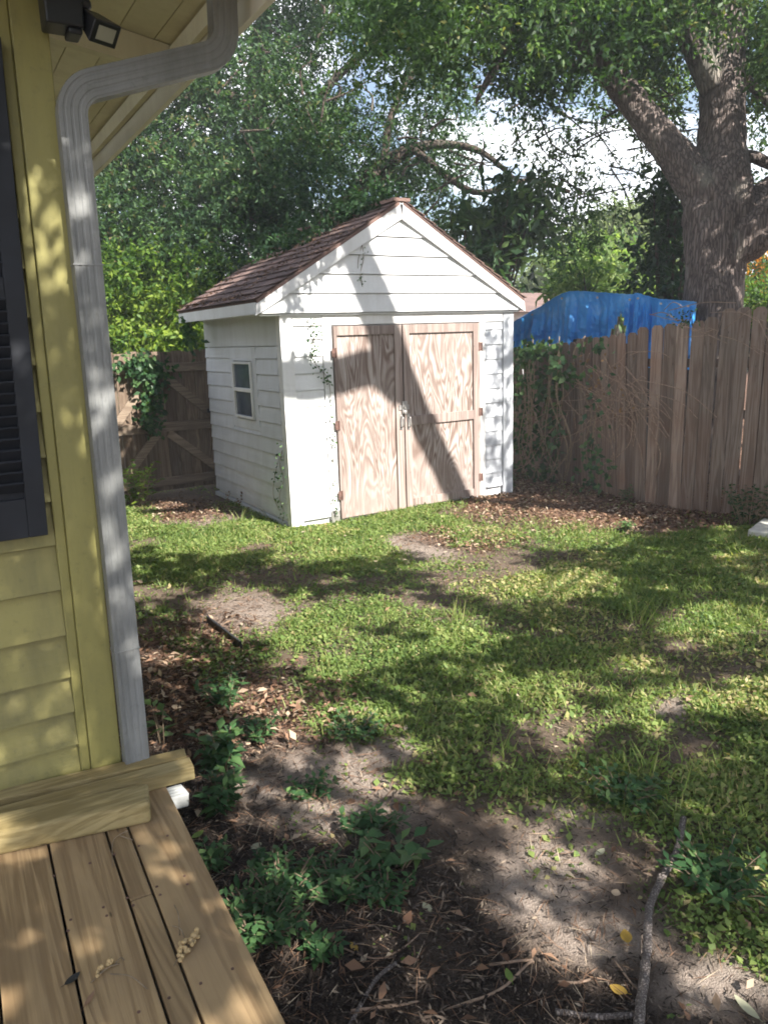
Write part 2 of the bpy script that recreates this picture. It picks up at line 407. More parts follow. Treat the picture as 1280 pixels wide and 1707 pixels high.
# ------------------------------------------------------------------ ground
SAND = [(410, 1022, 85, 34), (700, 912, 60, 26), (570, 1290, 130, 40), (640, 1240, 90, 30), (470, 1175, 90, 50), (430, 1320, 60, 30), (900, 1470, 90, 90),
        (1000, 1560, 110, 50), (1190, 1650, 110, 60), (560, 1360, 120, 50), (1000, 900, 90, 10), (330, 858, 60, 14), (1130, 1185, 50, 26), (960, 1350, 80, 20), (600, 1190, 60, 20)]
def ell(px, py, L, soft=.45):
    r = np.zeros(np.shape(px))
    for cx, cy, a, b in L:
        q = np.hypot((px-cx)/a, (py-cy)/b); r = np.maximum(r, np.clip((1+soft-q)/(2*soft), 0, 1))
    return r
LX = np.array([-400, 220, 300, 400, 520, 650, 800, 1000, 1150, 1280, 2200]); LY = np.array([1000, 1025, 1070, 1120, 1190, 1290, 1370, 1440, 1540, 1620, 1850])
BARE = [(405, 1018, 85, 34), (700, 912, 62, 26), (1010, 850, 210, 30), (1130, 1183, 34, 20), (330, 858, 75, 16), (870, 822, 60, 30), (650, 1262, 70, 22), (300, 830, 80, 22)]
def masks(x, y):
    p = proj(np.stack([x, y, np.zeros_like(x)], 1)); px, py, w = p.T
    inv = (w > 0)
    nz = fbm(x, y, .8, 3); n2 = fbm(x, y, .28, 9)
    edge = np.interp(px, LX, LY)
    lawn = np.clip((edge-py)/70+.5+(nz-.5)*2.2+(n2-.5)*1.2, 0, 1)
    lawn = np.where(inv, lawn, np.clip((nz-.35)*3, 0, 1))
    bare = np.where(inv, ell(px+(n2-.5)*60, py+(nz-.5)*22, BARE), 0)
    veg = lawn*(1-bare)*np.clip(.52+(nz-.42)*3.0+(n2-.5)*1.3, .10, 1)
    under = np.where(inv & (py < 868) & (px > 780), 1, 0)*np.clip((868-py)/15, 0, 1)
    litter = np.where(inv, np.maximum(ell(px+(n2-.5)*50, py+(nz-.5)*18, [(1010, 848, 220, 34), (870, 815, 70, 30), (300, 850, 80, 18), (330, 1090, 90, 60), (470, 1180, 110, 60), (340, 1180, 90, 80), (780, 900, 70, 16)]), under), .3)
    sand = np.where(inv, ell(px+(n2-.5)*70, py+(nz-.5)*40, SAND), .3*nz)
    mulch = np.where(inv, np.clip((py-edge-20)/120, 0, 1), .5)*np.clip(1.1-sand*1.25+(n2-.5), 0, 1)
    veg = veg*(1-under*.9)
    return veg, litter, sand, mulch, px, py, w
def gh(x, y):
    near = np.exp(-((x-3)**2+(y-4)**2)/60)
    return ((fbm(x, y, 1.3, 21)-.5)*.05+(fbm(x, y, .24, 5, 2)-.5)*.036)*near
def make_ground():
    fx = np.arange(-2.5, 9.5, .055); fy = np.arange(-3, 12.5, .055)
    def ext(a):
        o = [a]; s = .055; p = []
        v = a[-1]
        while v < 260: s *= 1.35; v += s; p.append(v)
        q = []; v = a[0]; s = .055
        while v > -260: s *= 1.35; v -= s; q.append(v)
        return np.concatenate([q[::-1], a, p])
    xs, ys = ext(fx), ext(fy); X, Y = np.meshgrid(xs, ys); x = X.ravel(); y = Y.ravel()
    z = gh(x, y); nx, ny = len(xs), len(ys)
    me = bpy.data.meshes.new('ground'); me.vertices.add(len(x)); me.vertices.foreach_set('co', np.stack([x, y, z], 1).ravel().astype(np.float32))
    i, j = np.meshgrid(np.arange(nx-1), np.arange(ny-1)); a = (j*nx+i).ravel(); f = np.stack([a, a+1, a+1+nx, a+nx], 1)
    me.loops.add(f.size); me.loops.foreach_set('vertex_index', f.ravel().astype(np.int32)); me.polygons.add(len(f))
    me.polygons.foreach_set('loop_start', np.arange(0, f.size, 4, dtype=np.int32)); me.update(calc_edges=True)
    me.polygons.foreach_set('use_smooth', np.ones(len(f), bool))
    veg, lit, sand, mul, *_ = masks(x, y)
    for nme, v in (('veg', veg), ('litter', lit), ('sand', sand), ('mulch', mul)):
        at_ = me.attributes.new(nme, 'FLOAT', 'POINT'); at_.data.foreach_set('value', v.astype(np.float32))
    m, nt, b = newmat('yard_soil')
    tc = nt.nodes.new('ShaderNodeTexCoord').outputs['Object']
    f1 = noise(nt, tc, 3.0, 6, .6); f2 = noise(nt, tc, 40, 5, .7); f3 = noise(nt, tc, 160, 3, .7)
    def att(n):
        a = nt.nodes.new('ShaderNodeAttribute'); a.attribute_name = n; return a.outputs['Fac']
    c = ramp(nt, mixc(nt, .5, f1, f2), [(.3, (.125, .09, .068)), (.7, (.27, .205, .162))])
    sc = ramp(nt, mixc(nt, .5, f2, f3), [(.3, (.245, .192, .160)), (.7, (.49, .41, .355))])
    c = mixc(nt, att('sand'), c, sc)
    mc = ramp(nt, mixc(nt, .5, f2, f3), [(.32, (.022, .018, .016)), (.62, (.085, .066, .055)), (.75, (.17, .14, .12))])
    c = mixc(nt, att('mulch'), c, mc)
    vo = nt.nodes.new('ShaderNodeTexVoronoi'); vo.inputs['Scale'].default_value = 26; nt.links.new(tc, vo.inputs['Vector'])
    sepc = nt.nodes.new('ShaderNodeSeparateColor'); nt.links.new(vo.outputs['Color'], sepc.inputs[0])
    lc = ramp(nt, sepc.outputs[0], [(.1, (.07, .036, .026)), (.5, (.17, .09, .062)), (.9, (.30, .19, .14))])
    c = mixc(nt, att('litter'), c, lc)
    gc = ramp(nt, mixc(nt, .5, f2, f3), [(.35, (.055, .075, .024)), (.65, (.15, .165, .06))])
    mm = nt.nodes.new('ShaderNodeMath'); mm.operation = 'MULTIPLY'; mm.inputs[1].default_value = .55; nt.links.new(att('veg'), mm.inputs[0])
    c = mixc(nt, mm.outputs[0], c, gc)
    nt.links.new(c, b.inputs['Base Color']); b.inputs['Roughness'].default_value = 1; b.inputs['Specular IOR Level'].default_value = .1
    bump(nt, b, mixc(nt, .4, f2, f3), 1.0, .035)
    tag(link('ground', me, m), None, None, kind='structure')
make_ground()

def scatter(n, xr, yr):
    return rng.uniform(*xr, n), rng.uniform(*yr, n)
def inview(px, py, w, mg=60):
    f = (w > 0) & (px > -mg) & (px < 1280+mg) & (py > 300) & (py < 1707+mg*2)
    return f | (rng.random(len(px)) < .45)
def blocked(x, y):
    shed = (x > 2.98) & (x < 5.88) & (y > 6.86) & (y < 9.4)
    deck = (x < .60) & (y < 2.76)
    house = (x < .46) & (y >= 2.7)
    return shed | deck | house
def make_lawn():
    # low creeping leaves
    x, y = scatter(1700000, (.3, 7.3), (.6, 10)); veg, lit, sand, mul, px, py, w = masks(x, y)
    keep = inview(px, py, w) & ~blocked(x, y)
    dens = np.clip(veg, 0, 1)**1.3
    dens = np.maximum(dens, .035*(fbm(x, y, .35, 91) > .6))
    keep &= rng.random(len(x)) < dens*np.clip(.25+1.2/np.maximum(w, 1), .25, .62)
    x, y, veg, w = x[keep], y[keep], veg[keep], w[keep]; n = len(x)
    tall = np.clip(fbm(x, y, .45, 31)*1.6-.3, .1, 1)
    z = gh(x, y)+rng.random(n)*.045*tall*veg+.002
    D = rdir(n); D[:, 2] = np.abs(D[:, 2])*.5+.05; N = rdir(n)*.6+np.array([0, 0, 1.0])
    L = rng.choice([.010, .015, .021, .029], n, p=[.3, .35, .25, .1])*rng.uniform(.8, 1.25, n)*(1+.06*w); T = .30+.45*fbm(x, y, .9, 41)+rng.normal(0, .17, n)-.14*(fbm(x, y, .3, 77) > .55)
    dry = np.clip((fbm(x, y, 1.1, 55)-.52)*4, 0, 1)*(rng.random(n) < .55)*(x > 3.2)
    T = np.where((dry > .3) | (rng.random(n) < .06), .9+rng.random(n)*.1, T)
    o = leafmesh('lawn_groundcover', np.stack([x, y, z], 1), D, N, L, L*rng.uniform(.5, .8, n), T, M['lawn'])
    tag(o, 'patchy low green creeping groundcover over the yard', 'groundcover', kind='stuff')
    # grass blades
    x, y = scatter(420000, (.3, 7.3), (.6, 10)); veg, lit, sand, mul, px, py, w = masks(x, y)
    keep = inview(px, py, w) & ~blocked(x, y) & (rng.random(len(x)) < .36*np.clip(veg, 0, 1)*np.clip(fbm(x, y, .6, 63)*2.6-.6, .1, 1))
    x, y, w = x[keep], y[keep], w[keep]; n = len(x)
    D = rdir(n)*.65; D[:, 2] = np.abs(D[:, 2])+.55; N = rdir(n)
    L = rng.uniform(.03, .085, n)
    T = .35+.5*fbm(x, y, .9, 41)+rng.normal(0, .2, n)
    o = leafmesh('grass', np.stack([x, y, gh(x, y)], 1), D, N, L, .004+.0006*w, T, M['lawn'], droop=.35, wide=.35)
    tag(o, 'thin grass blades standing among the groundcover', 'grass', kind='stuff')
    # fallen leaves
    x, y = scatter(150000, (.3, 8), (.6, 10)); veg, lit, sand, mul, px, py, w = masks(x, y)
    keep = inview(px, py, w) & ~blocked(x, y) & (rng.random(len(x)) < (.62*lit+.02*mul+.008))
    x, y, w = x[keep], y[keep], w[keep]; n = len(x)
    D = rdir(n); D[:, 2] *= .35; N = rdir(n)*.5+np.array([0, 0, 1.0]); L = rng.uniform(.025, .065, n)
    o = leafmesh('leaf_litter', np.stack([x, y, gh(x, y)+rng.uniform(.004, .03, n)], 1), D, N, L, L*rng.uniform(.3, .55, n), rng.random(n), M['litter'], fold=.2, droop=.1)
    tag(o, 'brown fallen leaves lying under the fence and on bare soil', 'leaf litter', kind='stuff')
    # mulch chips, pine straw and fine sticks
    x, y = scatter(420000, (.3, 5), (.5, 6)); veg, lit, sand, mul, px, py, w = masks(x, y)
    pr = np.clip(.8*mul*(1-.6*sand)+.3*lit+.14, 0, 1)
    keep = inview(px, py, w) & ~blocked(x, y) & (rng.random(len(x)) < pr*.55)
    x, y, w = x[keep], y[keep], w[keep]; n = len(x)
    D = rdir(n); D[:, 2] *= .25; N = rdir(n)*.5+np.array([0, 0, 1.0]); L = rng.uniform(.008, .045, n)*rng.choice([.6, 1, 1.6], n, p=[.5, .4, .1])
    o = leafmesh('mulch', np.stack([x, y, gh(x, y)+rng.uniform(.002, .014, n)], 1), D, N, L, np.minimum(L*.4, .006*rng.uniform(.5, 1.5, n)), rng.random(n)**1.4, M['mulchbits'], fold=.15, droop=.05)
    tag(o, 'dark shredded mulch and straw scattered over bare soil', 'mulch', kind='stuff')
def make_straw():
    x, y = scatter(260000, (.3, 5.5), (.5, 7.2)); veg, lit, sand, mul, px, py, w = masks(x, y)
    cl = np.clip(fbm(x, y, .5, 111)*2.4-.7, 0, 1)
    keep = inview(px, py, w) & ~blocked(x, y) & (rng.random(len(x)) < 0.26*np.maximum(np.maximum(lit, .4*sand), .6*mul)*cl+.02)
    x, y, w = x[keep], y[keep], w[keep]; n = len(x)
    a = fbm(x, y, .6, 13)*12+rng.normal(0, .9, n); D = np.stack([np.cos(a), np.sin(a), rng.normal(.03, .07, n)], 1); N = rdir(n)*.3+np.array([0, 0, 1.0])
    o = leafmesh('pine_straw', np.stack([x, y, gh(x, y)+rng.uniform(.003, .018, n)], 1), D, N, rng.uniform(.04, .12, n), .0018+.0005*w, np.clip(rng.normal(.62, .22, n), 0, 1), M['litter'], fold=.1, droop=.03)
    tag(o, 'dry tan straw and needles strewn over the bare soil', 'straw', kind='stuff')
make_lawn(); make_straw()

# ------------------------------------------------------------------ lap siding
def course(mb, ax, pl, ua, ub, za, zb, ua2=None, ub2=None, out=.016, t=None):
    """one tapered lap board on the plane ax=pl, outward = negative axis"""
    ua2 = ua if ua2 is None else ua2; ub2 = ub if ub2 is None else ub2
    def P(u, d, z): return (u, pl-d, z) if ax == 'y' else (pl-d, u, z)
    vs = [P(ua, 0, za), P(ub, 0, za), P(ub, out, za), P(ua, out, za), P(ua2, 0, zb), P(ub2, 0, zb), P(ub2, .003, zb), P(ua2, .003, zb)]
    mb.add(vs, [(0, 1, 2, 3), (4, 7, 6, 5), (3, 2, 6, 7), (0, 4, 5, 1), (0, 3, 7, 4), (1, 5, 6, 2)], t)
def siding(mb, ax, pl, u0, u1, z0, z1, ex, start=None, out=.016, gap=.007):
    z = z0 if start is None else start
    while z < z1-.005:
        a = max(z, z0); b = min(z+ex, z1)
        if b-a > .02: course(mb, ax, pl, u0, u1, a+gap, b, out=out)
        z += ex

# ------------------------------------------------------------------ garden shed
SX0, SX1, SY, SYB = 3.0, 5.84, 6.90, 9.16
def make_shed():
    t = thing('garden_shed', (4.42, 8.1, 0), 'white lap-sided garden shed with weathered plywood double doors and a gabled roof', 'shed')
    core = MB().box((SX0+.02, SY+.02, .0), (SX1-.02, SYB-.02, 2.11)); core.build('wall', M['white_siding'], t)
    gab = MB().prism([(2.82, SY-.03, 2.112), (5.87, SY-.03, 2.112), (4.345, SY-.03, 3.06)], (0, SYB-SY, 0)); gab.build('gable_core', M['white_siding'], t)
    sd = MB()
    siding(sd, 'y', SY, 3.125, 3.43, .03, 1.985, .163, .06); fl = sd.build('front_siding', M['white_siding'], t)
    sd = MB(); siding(sd, 'y', SY, 5.455, 5.70, .03, 1.985, .163, .10); sd.build('front_siding', M['white_shade_dirty'], t)
    gs = MB(); ap = (4.345, 3.115); sl = (3.115-2.10)/(4.345-2.765); z = 2.10
    while z < 3.06:
        zb = min(z+.182, 3.10); dx = lambda q: (ap[1]-q)/sl
        course(gs, 'y', SY-.055, ap[0]-dx(z), ap[0]+dx(z), z+.007, zb, ap[0]-dx(zb), ap[0]+dx(zb), out=.02); z += .182
    gs.box((2.775, SY-.052, 2.085), (5.915, SY+.01, 2.099)); gs.build('gable_siding', M['white_siding'], t)
    tr = MB(); tr.box((SX0-.012, SY-.026, .02), (3.12, SY-.001, 2.085)); tr.box((SX0-.012, SY-.001, .02), (SX0-.001, SY+.075, 2.085))
    tr.build('corner_board', M['white_trim'], t, bevel=.003)
    tr = MB(); tr.box((5.71, SY-.026, .0), (SX1+.012, SY-.001, 2.085)); tr.build('corner_board', M['white_shade_dirty'], t, bevel=.003)
    tr = MB(); tr.box((3.436, SY-.022, .03), (3.535, SY, 1.985)); tr.box((5.372, SY-.022, .03), (5.448, SY, 1.985)); tr.box((3.436, SY-.024, 1.988), (5.70, SY, 2.083)); tr.box((3.122, SY-.02, 1.988), (3.434, SY, 2.083))
    tr.build('door_casing', M['white_trim'], t, bevel=.003)
    # side wall
    ss = MB(); wy0, wy1, wz0, wz1 = 7.55, 8.33, .93, 1.80; ex = .160
    siding(ss, 'x', SX0, SY+.08, wy0, .04, 1.80, ex, .08); siding(ss, 'x', SX0, wy1, SYB, .04, 1.80, ex, .08)
    siding(ss, 'x', SX0, wy0, wy1, .04, wz0, ex, .08); siding(ss, 'x', SX0, SY+.08, SYB, 1.803, 2.12, .31, 1.803, out=.008)
    ss.build('side_siding', M['white_shade_dirty'], t)
    bs = MB(); bs.box((SX0-.03, SY+.1, 0), (SX0+.02, SYB, .045)); bs.build('sill_beam', M['white_shade_dirty'], t)
    w = MB()
    w.box((SX0-.012, wy0, wz0+.003), (SX0, wy0+.11, wz1)); w.box((SX0-.012, wy1-.11, wz0+.003), (SX0, wy1, wz1)); w.box((SX0-.0125, wy0+.11, wz0+.003), (SX0, wy1-.11, 1.03)); w.box((SX0-.0125, wy0+.11, 1.66), (SX0, wy1-.11, wz1))
    wn = w.build('window', M['white_shade_dirty'], t)
    f = MB(); a, b = 7.67, 8.22
    f.box((SX0-.035, a, 1.045), (SX0-.004, a+.026, 1.648)); f.box((SX0-.035, b-.026, 1.045), (SX0-.004, b, 1.648))
    for z0, z1 in ((1.045, 1.07), (1.33, 1.37), (1.624, 1.648)): f.box((SX0-.033, a+.026, z0), (SX0-.004, b-.026, z1))
    f.build('frame', M['white_trim'], wn, bevel=.003)
    for z0, z1 in ((1.07, 1.33), (1.37, 1.624)): MB().box((SX0-.012, a+.026, z0), (SX0-.006, b-.026, z1)).build('pane', M['pane'], wn)
    # doors
    def hinge(par, x, z, dx=.05):
        h = MB(); h.box((x, SY-.051, z-.045), (x+dx, SY-.047, z+.045), .3); h.tube([(x+(dx if dx > 0 else 0), SY-.053, z-.047), (x+(dx if dx > 0 else 0), SY-.053, z+.047)], .007, 6)
        h.build('hinge', M['rust'], par)
    def pull(par, x, z):
        h = MB(); h.box((x-.018, SY-.052, z-.085), (x+.018, SY-.047, z+.085), .8); h.build('handle_plate', M['steel'], par)
        g = MB(); pts = [(x, SY-.05, z-.06), (x, SY-.085, z-.045), (x, SY-.088, z), (x, SY-.085, z+.045), (x, SY-.05, z+.06)]
        g.tube(catmull(pts, 4), .007, 6); g.build('handle', M['steel'], par, smooth=True)
    d = MB(); d.box((3.545, SY-.024, .03), (4.335, SY-.004, 1.975)); L = d.build('door', M['plywood'], t)
    f = MB(); f.box((3.545, SY-.046, .03), (3.582, SY-.0245, 1.975)); f.box((4.245, SY-.046, .0), (4.335, SY-.0245, 1.975)); f.box((3.583, SY-.045, 1.885), (4.244, SY-.0245, 1.975))
    f.build('stile_frame', M['doorframe'], L, bevel=.003); pull(L, 4.302, .975)
    for z in (.28, 1.0, 1.72): hinge(L, 3.515, z, .045)
    d = MB(); d.box((4.352, SY-.024, .04), (5.362, SY-.004, 1.975)); Rr = d.build('door', M['plywood'], t)
    f = MB(); f.box((4.352, SY-.046, .035), (4.432, SY-.0245, 1.975)); f.box((5.268, SY-.046, .035), (5.362, SY-.0245, 1.975))
    for z0, z1 in ((.036, .125), (.925, 1.025), (1.885, 1.975)): f.box((4.433, SY-.045, z0), (5.267, SY-.0245, z1))
    f.build('stile_frame', M['doorframe'], Rr, bevel=.003); pull(Rr, 4.392, .97)
    for z in (.25, 1.0, 1.72): hinge(Rr, 5.335, z, .045)
    h = MB(); h.box((4.275, SY-.056, 1.10), (4.40, SY-.047, 1.15), .6); h.box((4.31, SY-.066, 1.06), (4.37, SY-.056, 1.19), .5); h.tube([(4.34, SY-.07, 1.13), (4.34, SY-.078, 1.13)], .02, 8); h.ball((4.34, SY-.075, 1.075), .022, .3, sc=(1, .5, 1.2))
    h.build('hasp', M['steel'], t)
    # roof
    yb = 9.26; yf = SY-.105; ex0, ez = 2.725, 2.225; rx, rz = 4.345, 3.185
    for sgn in (-1, 1):
        xe = rx+sgn*(rx-ex0); mb = MB(); nrow = 13; dv = Vector((xe-rx, 0, ez-rz)); Ls = dv.length; dn = dv/Ls; up = Vector((-dn.z*sgn, 0, dn.x*sgn)); up = up if up.z > 0 else -up
        core = MB(); p0 = Vector((rx, yf+.012, rz))-up*.035; core.prism([p0, p0+dn*(Ls-.01), p0+dn*(Ls-.01)+up*.03, p0+up*.03], (0, yb-yf-.02, 0)); rf = core.build('roof', M['shingle'], t)
        for r in range(nrow):
            a = Ls*r/nrow; b = Ls*(r+1)/nrow+(.03 if r < nrow-1 else .012); y = yf-random.random()*.2; 
            while y < yb:
                y1 = min(y+.30, yb); y0 = max(y, yf)
                if y1-y0 > .02:
                    j = random.uniform(-.008, .008); k = random.uniform(0, .008)
                    P = [Vector((rx, y0+.003, rz))+dn*a+up*.004, Vector((rx, y1-.003, rz))+dn*a+up*.004, Vector((rx, y1-.003, rz))+dn*(b+j)+up*(.018+k), Vector((rx, y0+.003, rz))+dn*(b+j)+up*(.018+k)]
                    mb.prism(P, -up*.007)
                y += .30
        if sgn < 0:
            for r in range(9): mb.box((rx-.1, yf+r*.325, rz-.02), (rx+.1, yf+r*.325+.31, rz+.012), rot=None)
        mb.build('shingles', M['shingle'], rf)
        rk = MB(); n_ = Vector((0, 0, 1)); a0 = Vector((rx, SY-.098, rz))-up*.037; q = [a0, a0+dn*(Ls+.005), a0+dn*(Ls+.005)-up*.13+dn*.0, a0-up*.13*1.0]
        q[3] = Vector((rx, SY-.098, q[0].z-.13/abs(up.z)))
        q[2] = Vector((xe, SY-.098, q[1].z-.105))
        rk.prism(q, (0, .022, 0)); rk.build('rake_board', M['white_trim'], t)
    for a, b, c, d in ((2.728, 2.754, 2.756, SX0-.002), (5.936, 5.962, SX1+.001, 5.934)):
        fa = MB(); fa.box((a, SY-.074, 2.10), (b, yb-.02, 2.205)); fa.build('fascia', M['white_trim'], t)
        so = MB(); so.box((c, SY+.012, 2.125), (d, yb-.03, 2.137)); so.build('soffit', M['lumber_red'], t)
    g = MB(); g.box((3.44, SY-.03, 0), (3.53, SY-.02, .12)); g.build('vent_screen', M['steel'], t)
def make_roof_leaves():
    n = 1500; x = 2.74+1.55*rng.random(n)**1.3; y = rng.uniform(6.82, 9.22, n); k = vnoise(x*.7, y*2.2, .35, 5)+.25*(x < 2.85) > .5; x, y = x[k], y[k]; n = len(x)
    z = 2.235+(x-2.725)*.593+.02; D = rdir(n)*[1, 1, .3]+np.array([-.3, 0, -.2]); N = rdir(n)*.4+np.array([-.5, 0, .85])
    L = rng.uniform(.025, .06, n)
    o = leafmesh('roof_litter', np.stack([x, y, z], 1), D, N, L, L*.4, rng.random(n)*.8, M['litter'], fold=.2); tag(o, 'dry leaves caught on the left slope of the shed roof', 'leaf litter', kind='stuff')
make_shed(); make_roof_leaves()

# ------------------------------------------------------------------ yellow house corner
K = .019
HW = 2.75
def make_house():
    t = thing('yellow_house', (.44, 2.75, 0), 'yellow lap-sided house corner with cream open eaves and a navy shutter', 'house')
    core = MB().box((-4.0, HW+.03, .0), (.43, 9.0, 3.0)); core.shear(K, .4); core.build('wall', M['yellow'], t)
    sd = MB(); ex = .152; z = 1.186-.152*5
    zs = [.437-.13, .437, .567, .699, .858, 1.025, 1.186]+[1.186+.151*k for k in range(1, 12)]
    for a, b in zip(zs[:-1], zs[1:]): course(sd, 'y', HW+.03, -4.0, .302, a+.010, b, out=.030)
    sd.box((-4, HW-.004, .16), (.30, HW+.03, .30)); sd.shear(K, .4); sd.build('siding', M['yellow'], t)
    c = MB(); c.box((.303, HW-.004, .2), (.336, HW+.03, 2.98)); c.box((.3365, HW-.02, .2), (.442, HW+.03, 2.98)); c.box((.43, HW+.031, .2), (.444, HW+.14, 2.98)); c.shear(K, .4)
    c.build('corner_board', M['yellow_trim'], t, bevel=.004)
    # louvred shutter
    x0, x1, z0, z1 = -.20, .262, 1.245, 2.75
    f = MB(); f.box((x0, HW-.05, z0), (x0+.05, HW-.015, z1)); f.box((x1-.058, HW-.05, z0), (x1, HW-.015, z1)); f.box((x0+.05, HW-.049, z0), (x1-.058, HW-.015, z0+.13)); f.box((x0+.05, HW-.049, 2.0), (x1-.058, HW-.015, 2.07)); f.box((x0+.05, HW-.049, z1-.1), (x1-.058, HW-.015, z1))
    f.shear(K*1.9, .4); sh = f.build('shutter', M['navy'], t, bevel=.003)
    s = MB(); z = z0+.15
    while z < z1-.11:
        if not 1.98 < z < 2.075: s.box((x0+.05, HW-.044, z), (x1-.058, HW-.036, z+.038), rot=Matrix.Rotation(R(38), 3, 'X'))
        z += .036
    s.box((x0+.05, HW-.02, z0+.1), (x1-.058, HW-.016, z1-.05)); s.shear(K*1.9, .4); s.build('slats', M['navy'], sh)
    # eave: decking, rafter tails, fascia, gutter
    sl = .17; fx = 1.13; zf = 2.92
    def zr(x): return zf+.16+(fx-x)*sl
    ya, yb = 2.14, 9.4
    r = MB(); x = fx+.05
    while x > -3.5:
        xn = x-.14
        r.prism([(x-.004, ya, zr(x)), (xn, ya, zr(xn)), (xn, ya, zr(xn)+.02), (x-.004, ya, zr(x)+.02)], (0, yb-ya, 0)); x = xn
    r.prism([(fx+.06, ya-.01, zr(fx)+.022), (-3.5, ya-.01, zr(-3.5)+.022), (-3.5, ya-.01, zr(-3.5)+.05), (fx+.06, ya-.01, zr(fx)+.05)], (0, yb-ya, 0))
    r.build('roof_decking', M['cream'], t)
    y = 2.36
    ys = [2.30, 3.50, 5.45, 7.2]
    for y in ys:
        m = MB(); h = .135
        m.prism([(fx-.032, y, zr(fx-.03)-.004), (.2, y, zr(.2)-.004), (.2, y, zr(.2)-h), (fx-.032, y, zr(fx-.03)-h+.02)], (0, .05, 0)); m.build('rafter_tail', M['cream'], t)
    m = MB(); m.box((fx-.03, ya+.03, zf+.085), (fx-.004, yb, zr(fx)-.006)); m.build('sub_fascia', M['cream'], t)
    m = MB(); m.box((fx, ya, zf), (fx+.024, yb, zf+.172)); m.build('fascia', M['cream_white'], t)
    m = MB(); m.box((-3.5, ya+.002, zf+.062), (fx-.033, ya+.03, zf+.36)); m.build('beam', M['cream'], t)
    # gutter
    m = MB(); gx = fx+.026; prof = [(gx, zf+.14), (gx+.07, zf+.14), (gx+.10, zf+.18), (gx+.10, zf+.24), (gx+.092, zf+.24), (gx+.092, zf+.185), (gx+.066, zf+.148), (gx+.006, zf+.148), (gx+.006, zf+.245), (gx, zf+.245)]
    m.prism([(a, 2.45, b) for a, b in prof], (0, 6.5, 0)); m.build('gutter', M['cream_white'], t)
    # downspout: ribbed rectangular pipe swept in the plane of the wall
    def rib(w, d):
        pts = []; nr = 4
        for k in range(nr):
            a = -w/2+w*k/nr; s_ = w/nr
            pts += [(a+s_*.08, -d/2), (a+s_*.62, -d/2), (a+s_*.70, -d/2+.0018), (a+s_*.95, -d/2+.0018)]
        pts += [(w/2, -d/2+.006), (w/2, d/2-.006), (w/2-.006, d/2), (-w/2+.006, d/2), (-w/2, d/2-.006), (-w/2, -d/2+.006)]
        return pts
    def sweep(path, w, d, y, name, mat, par):
        mb = MB(); pr = rib(w, d); n = len(pr); vs = []
        for i, p in enumerate(path):
            a = np.array(path[max(i-1, 0)]); b = np.array(path[min(i+1, len(path)-1)]); dr = _n(b-a)
            nx = np.array([dr[1], -dr[0]])                    # in-plane normal (right of travel)
            for u, v in pr:
                q = np.array(p)+nx*u; vs.append((q[0], y+v, q[1]))
        fs = [(i*n+k, i*n+(k+1) % n, (i+1)*n+(k+1) % n, (i+1)*n+k) for i in range(len(path)-1) for k in range(n)]
        fs += [tuple(range(n)), tuple((len(path)-1)*n+k for k in range(n))[::-1]]
        mb.add(vs, fs, .5); return mb.build(name, mat, par)
    def arc(p0, p1, p2, r, n=7):
        p0, p1, p2 = map(np.array, (p0, p1, p2)); a = _n(p0-p1); b = _n(p2-p1); ang = math.acos(np.clip(a.dot(b), -1, 1)); L = r/math.tan(ang/2)
        s, e = p1+a*L, p1+b*L; c = p1+_n(a+b)*r/math.sin(ang/2); out = []
        for k in range(n+1):
            q = s*(1-k/n)+e*(k/n); out.append(c+_n(q-c)*r)
        return out
    yd = 2.705
    b0, b1, b2, b3 = (.484, .06), (.522, 2.625), (1.035, 2.80), (1.045, 3.12)
    path = [b0]+[np.array(b0)*(1-q)+np.array(b1)*q for q in (.25, .5, .75)]+arc(b0, b1, b2, .10)+arc(b1, b2, b3, .10)+[b3]
    ds = sweep(path, .088, .062, yd, 'downspout', M['aluminium'], t)
    for q in (.285, .80):
        c = np.array(b0)*(1-q)+np.array(b1)*q
        m = MB(); 
        for a in (-.0035, .0):
            pass
        m.box((c[0]-.0465, yd-.0335, c[1]-.004), (c[0]+.0465, yd+.033, c[1]+.001), 0); m.build('pipe_joint', M['hole'] if False else M['aluminium'], ds)
    m = MB(); mb = rib(.085, .06)
    base = gz(292, 1330, .085); vs = []
    k = MB(); dirv = Vector((1, .10, -.12)).normalized(); sd_ = Vector((-.1, 1, 0)).normalized(); upv = dirv.cross(sd_)
    st = Vector(base)-dirv*.16
    n = len(mb); 
    for L_ in (0, .2): vs += [tuple(st+dirv*L_+sd_*u-upv*v) for u, v in mb]
    k.add(vs, [(i, (i+1) % n, n+(i+1) % n, n+i) for i in range(n)]+[tuple(range(n))[::-1], tuple(range(n, 2*n))], .5)
    k.build('outlet_elbow', M['drain_white'], ds)
    # flood lamp under the eave
    f = thing('flood_light', (.55, 2.66, 2.9), 'black security flood lamp mounted under the cream eave', 'flood light')
    b = MB(); p = py_(104, 32, 2.64); b.box((p[0]-.052, 2.60, 2.775), (p[0]+.055, 2.70, 2.96)); b.box((p[0]+.01, 2.61, 2.758), (p[0]+.05, 2.69, 2.776)); b.build('sensor_box', M['black'], f, bevel=.006)
    h = py_(163, 44, 2.62)
    a = MB(); a.tube([(p[0]+.05, 2.65, 2.86), (h[0]-.045, 2.645, h[2]+.02), (h[0]-.02, 2.63, h[2]+.01)], .014, 8); a.ball((p[0]+.07, 2.65, 2.857), .022); a.build('arm', M['black'], f, smooth=True)
    rt = Matrix.Rotation(R(24), 3, 'Z') @ Matrix.Rotation(R(40), 3, 'X')
    hd = MB(); o = Vector((h[0], 2.62, h[2])); 
    def tr_(pts): return [tuple(o+rt @ Vector(q)) for q in pts]
